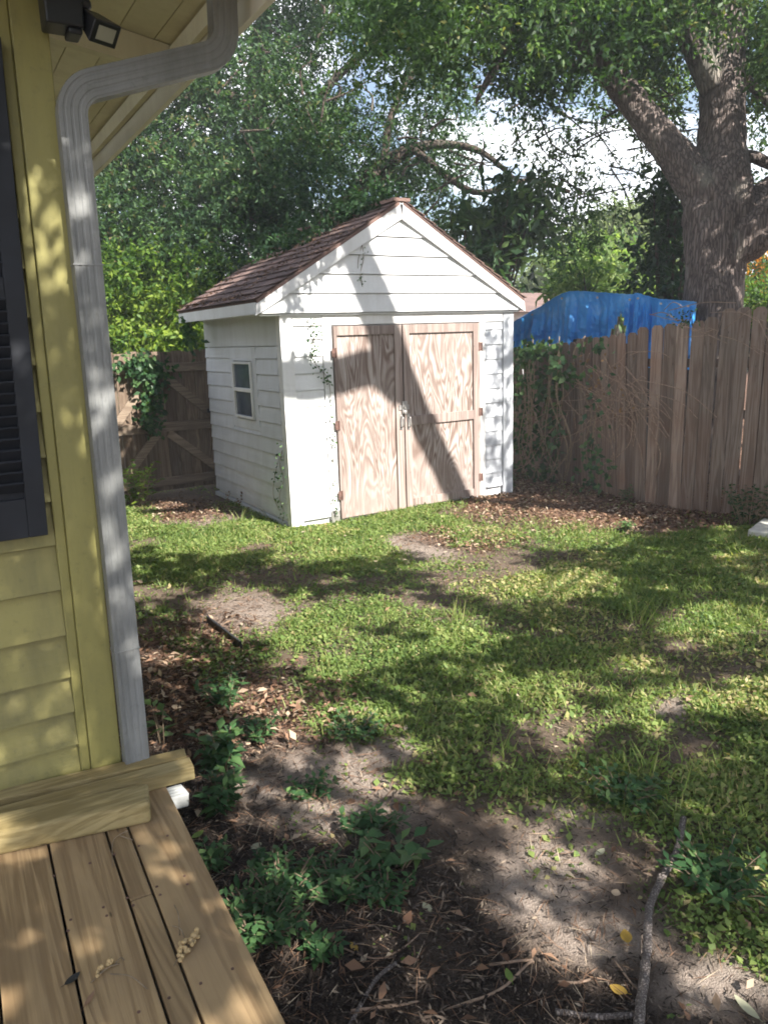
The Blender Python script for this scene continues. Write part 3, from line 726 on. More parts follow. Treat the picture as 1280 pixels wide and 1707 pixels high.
    hd.add(tr_([(-.028, .05, -.022), (.028, .05, -.022), (.028, .05, .022), (-.028, .05, .022), (-.046, -.045, -.034), (.046, -.045, -.034), (.046, -.045, .034), (-.046, -.045, .034)]), [(0, 1, 2, 3), (0, 4, 5, 1), (1, 5, 6, 2), (2, 6, 7, 3), (3, 7, 4, 0), (4, 7, 6, 5)])
    hd.build('lamp_head', M['black'], f, bevel=.004)
    ln = MB(); ln.add(tr_([(-.030, -.047, -.02), (.030, -.047, -.02), (.030, -.047, .02), (-.030, -.047, .02)]), [(0, 3, 2, 1)]); ln.build('lens', M['glass_lamp'], f)
make_house()

# ------------------------------------------------------------------ deck, loose lumber, berries
ZD = .30
def make_deck():
    t = thing('wooden_deck', (-.2, 1.0, 0), 'low treated timber deck whose planks run up to the yellow house', 'deck')
    edges = [(.352, .515), (.284, .345), (.112, .277), (-.06, .105), (-.232, -.067), (-.404, -.239), (-.576, -.411), (-.75, -.583), (-.92, -.757)]
    th = math.atan(.03)
    for i, (a, b) in enumerate(edges):
        segs = [(-1.3, 2.74)] if i != 1 else [(-1.3, 2.005), (2.009, 2.74)]
        for y0, y1 in segs:
            m = MB(); m.box((a, y0, ZD-.038), (b, y1, ZD), rot=Matrix.Rotation(-th, 3, 'Z'), piv=(.5, 1.4, ZD)); m.build('deck_board', M['deck'], t, bevel=.004)
    j = MB(); j.box((-.9, -1.2, .06), (.50, -1.16, ZD-.04)); j.box((-.9, 2.6, .06), (.53, 2.64, ZD-.04)); j.box((.455, -1.15, .06), (.495, 2.59, ZD-.04)); j.box((-.2, -1.15, .06), (-.16, 2.59, ZD-.04)); j.box((-.9, -1.15, .06), (-.86, 2.59, ZD-.04)); j.build('joist', M['deck'], t)
    for x, y in ((.44, -1.0), (.44, 2.5), (-.8, -1.0), (-.8, 2.5)):
        l = MB(); l.box((x-.04, y-.04, 0), (x+.04, y+.04, .06)); l.build('footing', M['concrete'], t)
    # nail heads
    for y in (1.05, 1.62, 1.99, 2.03, 2.25):
        for x in (.39, .48, .315, .15, .25):
            nl = MB(); xx = x-.01+random.uniform(-.01, .01); nl.tube([(xx, y, ZD+.0003), (xx, y, ZD+.0018)], .0042, 8); nl.build('nail', M['rust'], t)
make_deck()
def board(name, label, pr_back, pr_front, pl_front, h, mat, ext=.9, grp=None, z0=ZD, wane=False):
    zt = z0+h; a = Vector(gz(*pr_back, zt)); b = Vector(gz(*pr_front, zt)); c = Vector(gz(*pl_front, zt))
    d = (c-b).normalized(); w = (a-b); w = w-d*w.dot(d)
    c = b+d*((c-b).length+ext)
    m = MB(); q = [b, b+w, c+w, c]
    m.prism(q, (0, 0, -h+.0015))
    o = m.build(name, mat, None, bevel=.012 if wane else .004); tag(o, label, 'timber', grp)
    return o
G_ = 'loose timber lying on the deck'
board('timber_board', 'rear loose timber lying against the foot of the yellow wall', (211, 1242), (218, 1256), (0, 1310), .045, M['lumber'], grp=G_)
board('timber_board', 'longest loose timber overhanging the deck edge, rear one of the joined pair', (306, 1247), (312, 1261), (0, 1332), .052, M['lumber'], grp=G_)
board('timber_board', 'longest loose timber overhanging the deck edge, front one of the joined pair', (313, 1262), (324, 1278), (197, 1312), .052, M['lumber'], grp=G_)
board('timber_strip', 'thin reddish timber strip between the joined pair and the thick front timber', (193, 1314), (198, 1322), (0, 1374), .035, M['lumber_red'], grp=G_)
board('timber_post', 'thick knotty timber nearest the deck planks with a rounded cut end', (229, 1307), (249, 1336), (0, 1388), .082, M['lumber'], grp=G_, wane=True)

def berries(name, px, py, n, r, label, stems):
    c = gz(px, py, ZD); t = thing(name, c, label, 'berry cluster')
    b = MB(); s = MB()
    for k in range(n):
        u = random.uniform(-1, 1); v = random.gauss(0, .35)
        p = (c[0]+r*u*.9+r*.2*v, c[1]+r*(.55*u+v), ZD+.006+random.random()*.014)
        b.ball(p, random.uniform(.0055, .0075)); s.tube([p, (c[0]+r*u*.5, c[1]+r*u*.3, ZD+.004)], .0012, 4)
    for (x1, y1), (x2, y2) in stems:
        a, e = gz(x1, y1, ZD), gz(x2, y2, ZD); mid = (a+e)/2+np.array([.006, .004, .012]); s.tube(catmull([a+[0, 0, .003], mid, e+[0, 0, .003]], 5), .0016, 5)
    b.build('berry', M['berry'], t, smooth=True); s.build('stem', M['vinestem'], t)
berries('berry_cluster', 315, 1580, 42, .035, 'larger heap of dried tan berries on the edge plank of the deck', [((290, 1612), (315, 1580)), ((291, 1510), (300, 1560)), ((288, 1545), (310, 1570))])
berries('berry_cluster', 178, 1614, 11, .03, 'smaller spray of dried berries with a long bare stem on the middle plank', [((185, 1625), (246, 1650)), ((152, 1640), (200, 1608)), ((190, 1612), (208, 1602))])
def flatleaf(name, px, py, z, L, W, ang, mat, label, cat='fallen leaf', curl=.25, grp=None):
    c = gz(px, py, z); mb = MB(); n = 7; ca, sa = math.cos(ang), math.sin(ang)
    vs = []; fs = []
    for i in range(n+1):
        u = i/n; w = W*.5*math.sin(math.pi*min(1, u*.93+.05))**.8
        for s in (-1, 0, 1):
            a = (u-.5)*L; bb = s*w; zz = .004+curl*L*(.45*(u-.5)**2*2+abs(s)*.22*w/max(W, 1e-6))
            vs.append((c[0]+a*ca-bb*sa, c[1]+a*sa+bb*ca, z+zz))
        if i: 
            for s in (0, 1): fs.append(((i-1)*3+s, (i-1)*3+s+1, i*3+s+1, i*3+s))
    mb.add(vs, fs)
    mb.tube([vs[1], tuple(np.array(vs[1])-np.array([ca, sa, 0])*L*.25+np.array([0, 0, .002]))], L*.015, 5)
    o = mb.build(name, M[mat], None, smooth=True); return tag(o, label, cat, grp)
flatleaf('fallen_leaf', 122, 1634, ZD+.001, .045, .022, .5, 'hole', 'small dark curled leaf beside the gap on the middle deck plank')
flatleaf('fallen_leaf', 150, 1668, ZD+.001, .05, .012, .9, 'litter', 'narrow brown dry leaf on the middle plank below the small berry spray')
m = MB(); m.tube(catmull([gz(222, 1400, ZD+.004), gz(200, 1392, ZD+.012), gz(215, 1385, ZD+.02), gz(190, 1400, ZD+.004), gz(188, 1445, ZD+.004)], 5), .0016, 5)
tag(m.build('dry_stem', M['vinestem']), 'thin curled dry stem on the deck just in front of the thick timber', 'dry stem')

# ------------------------------------------------------------------ fences
FB = [(7.75, 2.6), (7.35, 3.35), (6.92, 4.35), (6.57, 5.05), (6.53, 5.7), (6.63, 6.25), (6.75, 6.9), (6.86, 7.9), (6.9, 9.4)]
def make_fence():
    t = thing('picket_fence', (6.7, 5.5, 0), 'weathered brown board fence with dog-eared pickets at the right of the yard', 'fence')
    P = catmull([(a, b, 0) for a, b in FB], 12); seg = [np.linalg.norm(P[i+1]-P[i]) for i in range(len(P)-1)]; cum = np.concatenate([[0], np.cumsum(seg)])
    A = np.array(P); tot = cum[-1]
    pos = lambda s: np.array([np.interp(s, cum, A[:, 0]), np.interp(s, cum, A[:, 1]), 0])
    mb = MB(); s = 0; i = 0
    while s < tot-.15:
        w = random.uniform(.122, .142); a, b = pos(s), pos(s+w); yy = (a[1]+b[1])/2
        h = np.interp(yy, [3, 4.4, 4.75, 4.95, 5.3, 5.8, 6.3, 7.15, 7.9, 9.4], [2.02, 2.0, 2.0, 1.93, 1.90, 1.82, 1.78, 1.68, 1.64, 1.6])+random.uniform(-.022, .022)
        lean = np.interp(yy, [4.4, 5.0, 5.5, 6.3, 7], [-.03, -.02, .03, .13, .17])+random.uniform(-.012, .012)
        tg = _n(b-a); nn = np.array([tg[1], -tg[0], 0]); nn = nn if nn[0] < 0 else -nn
        off = nn*random.uniform(-.004, .010); top = np.array([0, lean, h]); cw = w*.24
        th = -nn*.018
        q = [a+off, b+off, b+off+top*(1-.035/h), b+off+top-tg*cw, a+off+top+tg*cw, a+off+top*(1-.035/h)]
        q = [p+np.array([0, 0, .015 if j < 2 else 0]) for j, p in enumerate(q)]
        mb.prism(q, th); s += w+random.uniform(.005, .013); i += 1
    mb.build('pickets', M['fence'], t)
    for z in (.35, 1.0, 1.5):
        rl = MB()
        for k in range(0, len(P)-1, 6):
            a, b = np.array(P[k]), np.array(P[min(k+6, len(P)-1)]); tg = _n(b-a); nn = np.array([-tg[1], tg[0], 0]); nn = nn if nn[0] > 0 else -nn
            la = np.interp(a[1], [5, 6.3, 7], [0, .13, .17])*z/1.8; lb = np.interp(b[1], [5, 6.3, 7], [0, .13, .17])*z/1.8
            rl.bar(a+nn*.058+[0, la, z], b+nn*.058+[0, lb, z], .038, .085)
        rl.build('rail', M['fence'], t)
    for k in range(0, len(P), 26):
        a = np.array(P[k]); p = MB(); p.box((a[0]+.085, a[1]-.045, 0), (a[0]+.175, a[1]+.045, 1.7)); p.build('post', M['fence'], t)
make_fence()
def make_gate():
    Y = 9.72
    t = thing('wooden_gate', (2.6, Y, 0), 'dark wooden gate with diagonal braces between the house and the shed', 'gate')
    mb = MB(); x = 1.90
    while x < 3.34:
        w = random.uniform(.125, .14); mb.box((x, Y+random.uniform(0, .006), .03), (x+w, Y+.02, 1.775+random.uniform(-.012, .012))); x += w+random.uniform(.003, .008)
    mb.build('pickets', M['gate'], t)
    for z0, z1 in ((.09, .20), (.78, .90), (1.52, 1.63)):
        m = MB(); m.box((1.93, Y-.038, z0), (3.30, Y-.001, z1)); m.build('rail', M['gaterail'], t, bevel=.004)
    for a, b in (((2.58, 1.505), (3.22, .93)), ((2.46, 1.505), (1.98, .92)), ((2.60, .765), (3.22, .23)), ((2.46, .765), (1.99, .22))):
        m = MB(); m.bar((a[0], Y-.0185, a[1]), (b[0], Y-.0185, b[1]), .034, .10, up=(0, 0, 1)); m.build('brace', M['gaterail'], t)
    l = MB(); l.box((3.12, Y-.06, .98), (3.30, Y-.04, 1.03)); l.box((3.20, Y-.075, .97), (3.225, Y-.06, 1.06)); l.build('latch', M['black'], t)
    f = thing('wooden_fence', (1.2, Y, 0), 'dark wooden fence continuing from the gate behind the yellow house', 'fence')
    mb = MB(); x = .50
    while x < 1.72:
        w = random.uniform(.125, .14); mb.box((x, Y, .03), (x+w, Y+.02, 1.77+random.uniform(-.012, .012))); x += w+.006
    mb.build('pickets', M['gate'], f)
    m = MB(); m.box((.5, Y-.038, .8), (1.74, Y-.001, .9)); m.box((.5, Y-.038, 1.5), (1.74, Y-.001, 1.6)); m.build('rail', M['gaterail'], f)
    m = MB(); m.box((1.78, Y-.05, 0), (1.88, Y+.05, 1.85)); m.build('post', M['gaterail'], f)
make_gate()

# ------------------------------------------------------------------ trees
def mtree(name, base, label, cat, grp=None): return thing(name, base, label, cat, grp)
def limb(par, pts, depth, name='limb', mat='bark', n=14, jit=.05, k=5, extra=None):
    """pts: (px, py, radius px) at a given depth (or 4th value = its own depth)"""
    P = []; r = []
    for q in pts:
        d = q[3] if len(q) > 3 else depth; P.append(at(q[0], q[1], d)); r.append(q[2]*d/F)
    if extra: P = [np.array(e[:3]) for e in extra]+P; r = [e[3] for e in extra]+r
    C = catmull(P, k); rr = np.interp(np.linspace(0, len(P)-1, len(C)), range(len(P)), r)
    ph = random.random()*6
    lump = (lambda a, i: 1+.06*math.sin(3*a+ph+i*.11)+.045*math.sin(7*a+i*.23+ph*2))
    m = MB(); m.tube(C, list(rr), n, jit=jit, lump=lump); return m.build(name, M[mat], par, smooth=True)
def region(n, x0, x1, y0, y1, z0, z1, holes=(), keepf=None):
    px = rng.uniform(x0, x1, n); py = rng.uniform(y0, y1, n); d = rng.uniform(z0, z1, n)
    k = np.ones(n, bool)
    for cx, cy, a, b, pr in holes:
        k &= ~((np.hypot((px-cx)/a, (py-cy)/b) < 1) & (rng.random(n) < pr))
    if keepf is not None: k &= keepf(px, py)
    px, py, d = px[k], py[k], d[k]
    return np.stack([at(a, b, c) for a, b, c in zip(px, py, d)]) if len(px) else np.zeros((0, 3))
def crown(par, C, r, twigs, mat, L, W, name='crown', **kw):
    return leafmesh(name, *sprays(C, r, twigs, L=L, W=W, **kw), M[mat], par)

# big oak standing behind the right fence
B1 = at(1187, 520, 9.0)
oak = mtree('oak_tree', (B1[0], B1[1], 0), 'huge grey-barked oak forking just behind the right board fence', 'tree')
limb(oak, [(1186, 520, 45), (1187, 470, 45), (1190, 420, 48), (1196, 365, 56), (1199, 310, 52), (1203, 250, 38), (1205, 190, 35), (1204, 130, 35), (1206, 60, 33), (1216, -30, 31), (1228, -150, 28)], 9.0, 'trunk', n=40, jit=.025, k=8, extra=[(B1[0], B1[1], -.1, .45), (B1[0], B1[1], .5, .36), (B1[0], B1[1], 1.2, .33)])
limb(oak, [(1192, 345, 40), (1150, 290, 32), (1108, 240, 26), (1060, 180, 23), (1012, 118, 22), (968, 68, 20), (905, 5, 20), (820, -60, 17), (720, -120, 15)], 8.95, n=26, jit=.03, k=7)
limb(oak, [(1195, 425, 30), (1235, 395, 46), (1275, 360, 48), (1330, 310, 42), (1420, 220, 34), (1520, 120, 24)], 8.9, n=26, jit=.03, k=7)
limb(oak, [(1196, 150, 28), (1168, 85, 27), (1138, 30, 24), (1095, -60, 20), (1030, -170, 13)], 8.95, n=18)
limb(oak, [(1235, 262, 12), (1258, 262, 10), (1285, 275, 9), (1340, 300, 7)], 9.0, n=8); limb(oak, [(1240, 130, 9), (1262, 152, 8), (1290, 178, 6), (1340, 200, 4)], 9.0, n=8)
limb(oak, [(1085, 215, 9), (1020, 108, 10), (960, 112, 10), (880, 60, 9), (800, 40, 6)], 9.4, n=8)
limb(oak, [(860, 40, 12), (820, 120, 7), (790, 175, 3)], 8.7, 'limb', n=8)
tw = MB()
for k in range(46):
    a = (random.uniform(830, 1110), random.uniform(120, 330)); d = random.uniform(9.5, 11.5); ln = random.uniform(40, 130); an = random.uniform(-.6, 1.2)
    pts = [at(a[0]+ln*math.cos(an)*q+random.uniform(-6, 6), a[1]+ln*math.sin(an)*q+random.uniform(-8, 8), d) for q in (0, .4, .7, 1)]
    tw = MB(); tw.tube(catmull(pts, 3), list(np.linspace(.014, .004, 10)), 5); tw.build('twig', M['bark2'], oak)
for k in range(10):
    x = random.choice([905, 950, 1035, 1060, 1255, 1268]); d = random.uniform(9, 11); y = random.uniform(180, 330)
    pts = [at(x+random.uniform(-12, 12)-20*q, y+110*q, d) for q in (0, .4, .7, 1)]; tw = MB(); tw.tube(catmull(pts, 3), .004, 4); tw.build('twig', M['bark2'], oak)
CA = np.concatenate([region(190, 600, 1150, -170, 120, 7.6, 9.8, holes=[(1095, 120, 60, 50, .9), (980, 120, 40, 30, .5), (1115, 40, 35, 40, .5)], keepf=lambda x, y: y < 108-30*np.sin(x/60)-.0009*(x-850)**2*(x > 850)),
                     region(44, 1040, 1330, -120, 55, 7.8, 9.6), region(18, 840, 930, 50, 150, 8.2, 9.6), region(14, 1020, 1130, 50, 100, 9.4, 10.5), region(30, 1225, 1330, 40, 150, 8.6, 10, holes=[(1262, 130, 30, 50, .6)])])
crown(oak, CA, .34, rng.integers(16, 30, len(CA)), 'oakleaf', .082, .036)
CS = np.concatenate([region(66, 830, 1110, 150, 350, 9.6, 12.0, holes=[(1065, 300, 80, 90, .8), (1000, 235, 60, 45, .85), (1020, 390, 120, 45, .95), (925, 170, 40, 25, .8)]), region(22, 870, 1000, 330, 420, 10, 12), region(10, 1080, 1150, 150, 260, 9.6, 11), region(8, 1235, 1300, 180, 330, 9.5, 11)])
crown(oak, CS, .30, rng.integers(8, 15, len(CS)), 'oakleaf', .080, .034, name='outer_sprays')
CY_ = region(14, 1055, 1115, 115, 175, 10.5, 11.5); crown(oak, CY_, .22, 14, 'lime', .075, .035, name='sun_coloured_sprays', tintv=.3)  # sunlit look comes from the brighter leaf colour and tint

# live oaks behind the shed
b2 = at(470, 560, 14.0)
o2 = mtree('live_oak', (b2[0], b2[1], 0), 'broad dark live oak filling the sky behind the shed and gate', 'tree')
limb(o2, [(470, 470, 28), (455, 380, 27), (438, 290, 24), (428, 200, 20), (430, 110, 16), (445, 0, 12), (460, -140, 8)], 14.0, 'trunk', 'bark2', n=18, extra=[(b2[0], b2[1], -.1, .48), (b2[0], b2[1], 1.2, .34)])
limb(o2, [(450, 330, 15), (380, 372, 13), (290, 372, 11), (215, 382, 9), (150, 385, 6)], 12.4, mat='bark2', n=10)
limb(o2, [(432, 210, 13), (390, 165, 11), (330, 158, 10), (290, 190, 5)], 12.5, mat='bark2', n=10)
limb(o2, [(432, 130, 11), (500, 190, 8), (560, 130, 7), (640, 60, 5), (700, 20, 4)], 13, mat='bark2', n=8)
b3 = at(560, 560, 13.6)
o3 = mtree('live_oak', (b3[0], b3[1], 0), 'dark live oak with a thick arching limb just above the shed roof ridge', 'tree')
limb(o3, [(520, 420, 17), (575, 345, 15), (625, 290, 13), (672, 255, 11), (730, 240, 7), (800, 252, 5), (860, 300, 3)], 12.6, 'trunk', 'bark2', n=14, extra=[(b3[0], b3[1], -.1, .42), (b3[0], b3[1], 1.1, .32)])
limb(o3, [(640, 280, 8), (650, 200, 6), (690, 120, 5), (760, 60, 4), (830, 10, 4)], 12.6, mat='bark2', n=9)
limb(o3, [(690, 250, 6), (790, 320, 5), (880, 300, 4), (950, 320, 3)], 12.4, mat='bark2', n=9)
tw = MB()
for k in range(90):
    a = (random.uniform(170, 860), random.uniform(20, 460)); d = random.uniform(11, 13); ln = random.uniform(30, 120); an = random.uniform(-2.5, .5)
    pts = [at(a[0]+ln*math.cos(an)*q+random.uniform(-8, 8), a[1]+ln*math.sin(an)*q+random.uniform(-8, 8), d) for q in (0, .4, .7, 1)]
    tw = MB(); tw.tube(catmull(pts, 3), list(np.linspace(.022, .005, 10)), 5); tw.build('twig', M['bark2'], o2)
H2 = [(580, 95, 62, 52, .97), (640, 140, 58, 40, .9), (690, 150, 30, 30, .6), (312, 180, 42, 38, .97), (385, 205, 26, 26, .85), (545, 140, 40, 30, .8), (480, 215, 18, 18, .6), (490, 290, 18, 16, .7), (340, 215, 40, 20, .6), (700, 330, 50, 18, .85), (540, 305, 26, 18, .6), (235, 290, 22, 14, .5), (760, 90, 30, 24, .5), (395, 250, 20, 14, .5)]
CL = region(400, 110, 560, -200, 520, 11.6, 15.0, holes=H2, keepf=lambda x, y: ~((x < 150) & (y < 100)))
CL = np.concatenate([CL, region(120, 130, 560, 60, 470, 10.9, 12.2, holes=H2)]); CL = np.concatenate([CL, region(110, 120, 430, 90, 440, 11.2, 13.5, holes=[(312, 180, 42, 38, .9)])]); CL = CL[CL[:, 1] > 10.2]
crown(o2, CL, .40, rng.integers(18, 34, len(CL)), 'oakleaf2', .088, .038)
CR = region(300, 500, 770, -200, 430, 11.6, 14.6, holes=H2+[(840, 380, 60, 60, .9)]); CR = CR[CR[:, 1] > 9.9]
HG = []
for k in range(46):
    u = rng.random(); q = (435+u*215, 440-u*103); e = rng.random(); a_ = q[0]+e*18; b_ = q[1]-e*(26-14*u)
    d = ray(a_, b_); w_ = (2.725-.0)*.593-2.225; tt = (1.85+.02-2.225+2.725*.593)/(d[0]*.593-d[2]); HG.append(EYE+d*(tt*.985))
HG = np.array(HG); crown(o3, HG, .14, 9, 'oakleaf2', .08, .036, name='drooping_sprays', tintv=-.2, twigL=.2)
crown(o3, CR, .40, rng.integers(16, 30, len(CR)), 'oakleaf2', .085, .037)

# bright shrub over the gate
b4 = at(255, 590, 11.2)
sh = mtree('leafy_shrub', (b4[0], b4[1], 0), 'bright yellow-green leafy shrub rising above the dark gate', 'shrub')
st = MB()
for k in range(7):
    x = random.uniform(175, 330); st.tube(catmull([(b4[0]+random.uniform(-.4, .4), b4[1], 0), at(x, 640, 11.2), at(x+random.uniform(-20, 20), 520, 11.2)], 4), list(np.linspace(.03, .01, 9)), 6)
st.build('stems', M['bark2'], sh)
CB = region(150, 140, 350, 420, 620, 10.75, 11.9, keepf=lambda x, y: (y > 500-.9*(330-x)*.6) | (rng.random(len(x)) < .4)); CB = CB[CB[:, 1] > 9.95]
tb = rng.normal(0, .14, len(CB))+.35*(fbm(CB[:, 0], CB[:, 2], .5, 3) > .56)
crown(sh, CB, .26, rng.integers(12, 20, len(CB)), 'lime', .088, .045, tintv=tb)

# broad-leaved trees right of the shed, behind the fence
def broad(name, label, cat, C, r, tw_, mat, L, W, basepx, depth, sprN=7, **kw):
    b = at(*basepx, depth); t = mtree(name, (b[0], b[1], 0), label, cat); m = MB()
    for k in range(0, len(C), max(1, len(C)//16)):
        c = C[k]; m.tube(catmull([(b[0]+random.uniform(-.15, .15), b[1]+random.uniform(-.15, .15), -.05), ((b[0]+c[0])/2, (b[1]+c[1])/2, c[2]*.55), c], 5), list(np.linspace(.045, .008, 11)), 6)
    m.build('stems', M['bark2'], t); crown(t, C, r, tw_, mat, L, W, lpt=sprN, **kw); return t
C4 = region(46, 770, 890, 330, 490, 9.6, 10.8, keepf=lambda x, y: (y > 300+.35*np.abs(x-850)) & ((x < 845) | (y < 455))); C4 = C4[C4[:, 1] > 7.2]
broad('magnolia_tree', 'dark large-leaved tree beside the right slope of the shed roof', 'tree', C4, .26, 6, 'magnolia', .20, .075, (780, 520), 10.6, twigL=.28)
C5 = region(66, 925, 1120, 395, 520, 12.4, 14.0, keepf=lambda x, y: y > 405+.25*np.abs(x-1015))
broad('broadleaf_shrub', 'broad-leaved shrub, sunlight put into its pale leaf colour, standing right behind the blue tarp', 'shrub', C5, .28, 8, 'sun_toned_shrub', .21, .065, (1010, 520), 13.2, twigL=.32, tintv=rng.normal(.12, .2, len(C5)))
C6 = region(44, 1070, 1150, 290, 510, 10.0, 10.8, keepf=lambda x, y: (x > 1085) | (y > 400))
broad('evergreen_shrub', 'dense dark evergreen shrub pressed against the left side of the huge oak trunk', 'shrub', C6, .26, 12, 'magnolia', .12, .06, (1115, 520), 10.3, twigL=.28, tintv=-.15)
C7 = region(120, 960, 1110, 372, 470, 24, 28, keepf=lambda x, y: y > 372+.0022*(x-1050)**2)
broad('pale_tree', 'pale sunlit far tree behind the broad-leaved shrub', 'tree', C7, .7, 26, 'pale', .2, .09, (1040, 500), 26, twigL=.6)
C8 = region(50, 880, 960, 448, 500, 27, 30)
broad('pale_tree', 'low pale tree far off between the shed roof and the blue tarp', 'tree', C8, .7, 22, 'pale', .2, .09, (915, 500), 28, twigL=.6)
C9 = region(40, 1240, 1330, 425, 500, 13.0, 14.2, keepf=lambda x, y: y > 430+.5*np.abs(x-1280)*.6)
ob = broad('flowering_shrub', 'orange flowering shrub right of the huge oak trunk above the fence', 'shrub', C9, .32, 12, 'oakleaf', .10, .05, (1275, 520), 13.6)
crown(ob, C9+rng.normal(0, .06, C9.shape), .40, 12, 'orange', .085, .06, name='blossom')
C10 = region(30, 1228, 1340, 478, 530, 11.0, 12.0)
broad('round_hedge', 'bright green low hedge top between the orange shrub and the fence', 'hedge', C10, .25, 14, 'lime', .075, .04, (1280, 540), 11.5)
# far treeline
FC = []; 
for a in np.linspace(-75, 135, 240):
    d = rng.uniform(34, 46); 
    for k in range(4): FC.append((d*math.sin(R(a))+rng.normal(0, 1), d*math.cos(R(a))+rng.normal(0, 1), rng.uniform(.3, 1)*(4.2 if a < 38 else 2.6)))
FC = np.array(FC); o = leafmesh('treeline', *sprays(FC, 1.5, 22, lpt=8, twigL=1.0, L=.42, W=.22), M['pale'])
tag(o, 'distant green treeline beyond the fences', 'treeline', kind='stuff')
# neighbour house and pole
nb = at(905, 492, 21.0); t = thing('neighbour_house', (nb[0], nb[1], 0), 'pale grey roofed neighbour house peeping over the tarp beside the shed', 'house')
m = MB(); m.box((nb[0]-2.4, nb[1]-1, 0), (nb[0]+1.2, nb[1]+4, 2.35)); m.build('wall', M['white_siding'], t)
m = MB(); m.prism([(nb[0]-2.8, nb[1]-1.4, 2.36), (nb[0]-2.8, nb[1]+4.4, 2.36), (nb[0]-2.8, nb[1]+1.5, 3.0)], (4.4, 0, 0)); m.build('roof', M['shingle'], t)
up = at(1092, 440, 30); m = MB(); m.tube([(up[0], up[1], 0), (up[0], up[1], up[2]+1.3)], [.16, .13], 10); m.bar((up[0]-.7, up[1], up[2]+1.0), (up[0]+.7, up[1]-.3, up[2]+1.0), .1, .12)
tag(m.build('utility_pole', M['twig'], None), 'distant brown utility pole beside the dark evergreen shrub', 'pole')

# ------------------------------------------------------------------ blue tarp over the fence
def make_tarp():
    t = thing('blue_tarp', tuple(at(990, 560, 9.3)*[1, 1, 0]), 'crumpled blue tarpaulin hung over a frame behind the right fence', 'tarpaulin')
    top = catmull([at(822, 560, 11.4), at(852, 540, 11.1), at(900, 512, 10.7), at(945, 488, 10.2), at(1000, 489, 9.8), at(1050, 492, 9.45), at(1062, 490, 9.4), at(1095, 499, 9.2), at(1140, 503, 8.75), at(1160, 505, 8.7)], 12)
    n = len(top); rows = 18; V = []
    for i, p in enumerate(top):
        fold = .03*math.sin(i*.9+.6*math.sin(i*.31))+.02*math.sin(i*2.3+1)+.05*math.sin(i*.37)
        for j in range(rows):
            v = j/(rows-1); z = p[2]*(1-v)+1.38*v
            out = np.array([-.85, -.5, 0])*(.18*v+fold*min(1, v*4)+.03*math.sin(j*.8+i*.35)*v)
            cr = (fbm(i*.9+j*.35, j*1.0, 3.2, 17)-.5)*.13*min(1, v*5)+random.uniform(-.006, .006); V.append(p*[1, 1, 0]+[0, 0, z+random.uniform(-.004, .004)]+out*(1+0)+np.array([-.85, -.5, 0])*cr)
    slit = [i for i in range(n) if 1016 < proj(top[i])[0, 0] < 1048]
    fs = []
    for i in range(n-1):
        for j in range(rows-1):
            if slit and slit[0] <= i < slit[-1] and j > 3+1.6*abs(i-slit[len(slit)//2]): continue
            fs.append((i*rows+j, (i+1)*rows+j, (i+1)*rows+j+1, i*rows+j+1))
    m = MB(); m.add(V, fs, .5)
    b = len(m.v); back = [np.array(p)+[1.6, .95, -.25] for p in top]
    m.add(list(top)+back, [(i, n+i, n+i+1, i+1) for i in range(n-1)], .4)
    o = m.build('sheet', M['tarp'], t)
    so = o.modifiers.new('thick', 'SOLIDIFY'); so.thickness = .004
    hm_ = MB(); hm_.tube([np.array(V[i*rows]) for i in range(n)], .012, 6); hm_.build('hem', M['tarp'], t, smooth=True)
    for i in range(8, n-4, 13):
        q = np.array(V[i*rows+1]); e = MB(); e.tube([q+[-.012, -.007, 0], q+[-.02, -.012, 0]], .014, 8); e.build('eyelet', M['steel'], t)
    fr = MB()
    for i in range(6, n, 18):
        p = top[i]; fr.tube([(p[0]+.06, p[1]+.04, 0), (p[0]+.06, p[1]+.04, p[2]-.02)], .02, 8)
    fr.tube([np.array(p)+[.05, .03, -.025] for p in top], .018, 8); fr.build('frame', M['steel'], t, smooth=True)
    dk = MB(); q = at(1030, 545, 9.7); dk.box((q[0]-.3, q[1]-.2, 0), (q[0]+.7, q[1]+.5, 1.75));  # near-black block added as the dark interior behind the slit
    tag(dk.build('slit_backing', M['hole'], None, bevel=.02), 'added dark crate seen through the slit in the blue tarp', 'backing')
make_tarp()

# ------------------------------------------------------------------ vines
def vine(name, label, stems, leaves, mat, L, W, parent=None, rad=.004, cat='vine', out=(0, -1, 0), stemmat='vinestem', loc=None):
    t = thing(name, loc if loc is not None else tuple(np.array(stems[0][-1])*[1, 1, 0]), label, cat)
    m = MB()
    for s in stems: m.tube(catmull(s, 4), rad*random.uniform(.7, 1.3), 5)
    m.build('stem', M[stemmat], t, smooth=True)
    if len(leaves):
        P = np.array(leaves); n = len(P); D = rdir(n)*.8+np.array(out)*.35+np.array([0, 0, -.45]); N = rdir(n)*.5+np.array(out)
        leafmesh('leaves', P, D, N, L*rng.uniform(.6, 1.2, n), W*rng.uniform(.7, 1.2, n), np.clip(rng.normal(.5, .25, n), 0, 1), M[mat], t)
    return t
def along(path, n, sx, sz, off, axis='y'):
    c = np.array(catmull(path, 8)); p = c[rng.integers(0, len(c), n)].copy()
    j = rng.normal(0, 1, (n, 3))
    if axis == 'y': p += np.stack([j[:, 0]*sx, -np.abs(j[:, 1])*off-.01, j[:, 2]*sz], 1)
    else: p += np.stack([-np.abs(j[:, 0])*off-.01, j[:, 1]*sx, j[:, 2]*sz], 1)
    return list(p)
p1 = [py_(a, b, 6.862) for a, b in ((520, 532), (524, 560), (519, 590), (530, 612), (545, 628), (551, 655), (553, 700), (555, 760), (557, 830), (560, 862))]
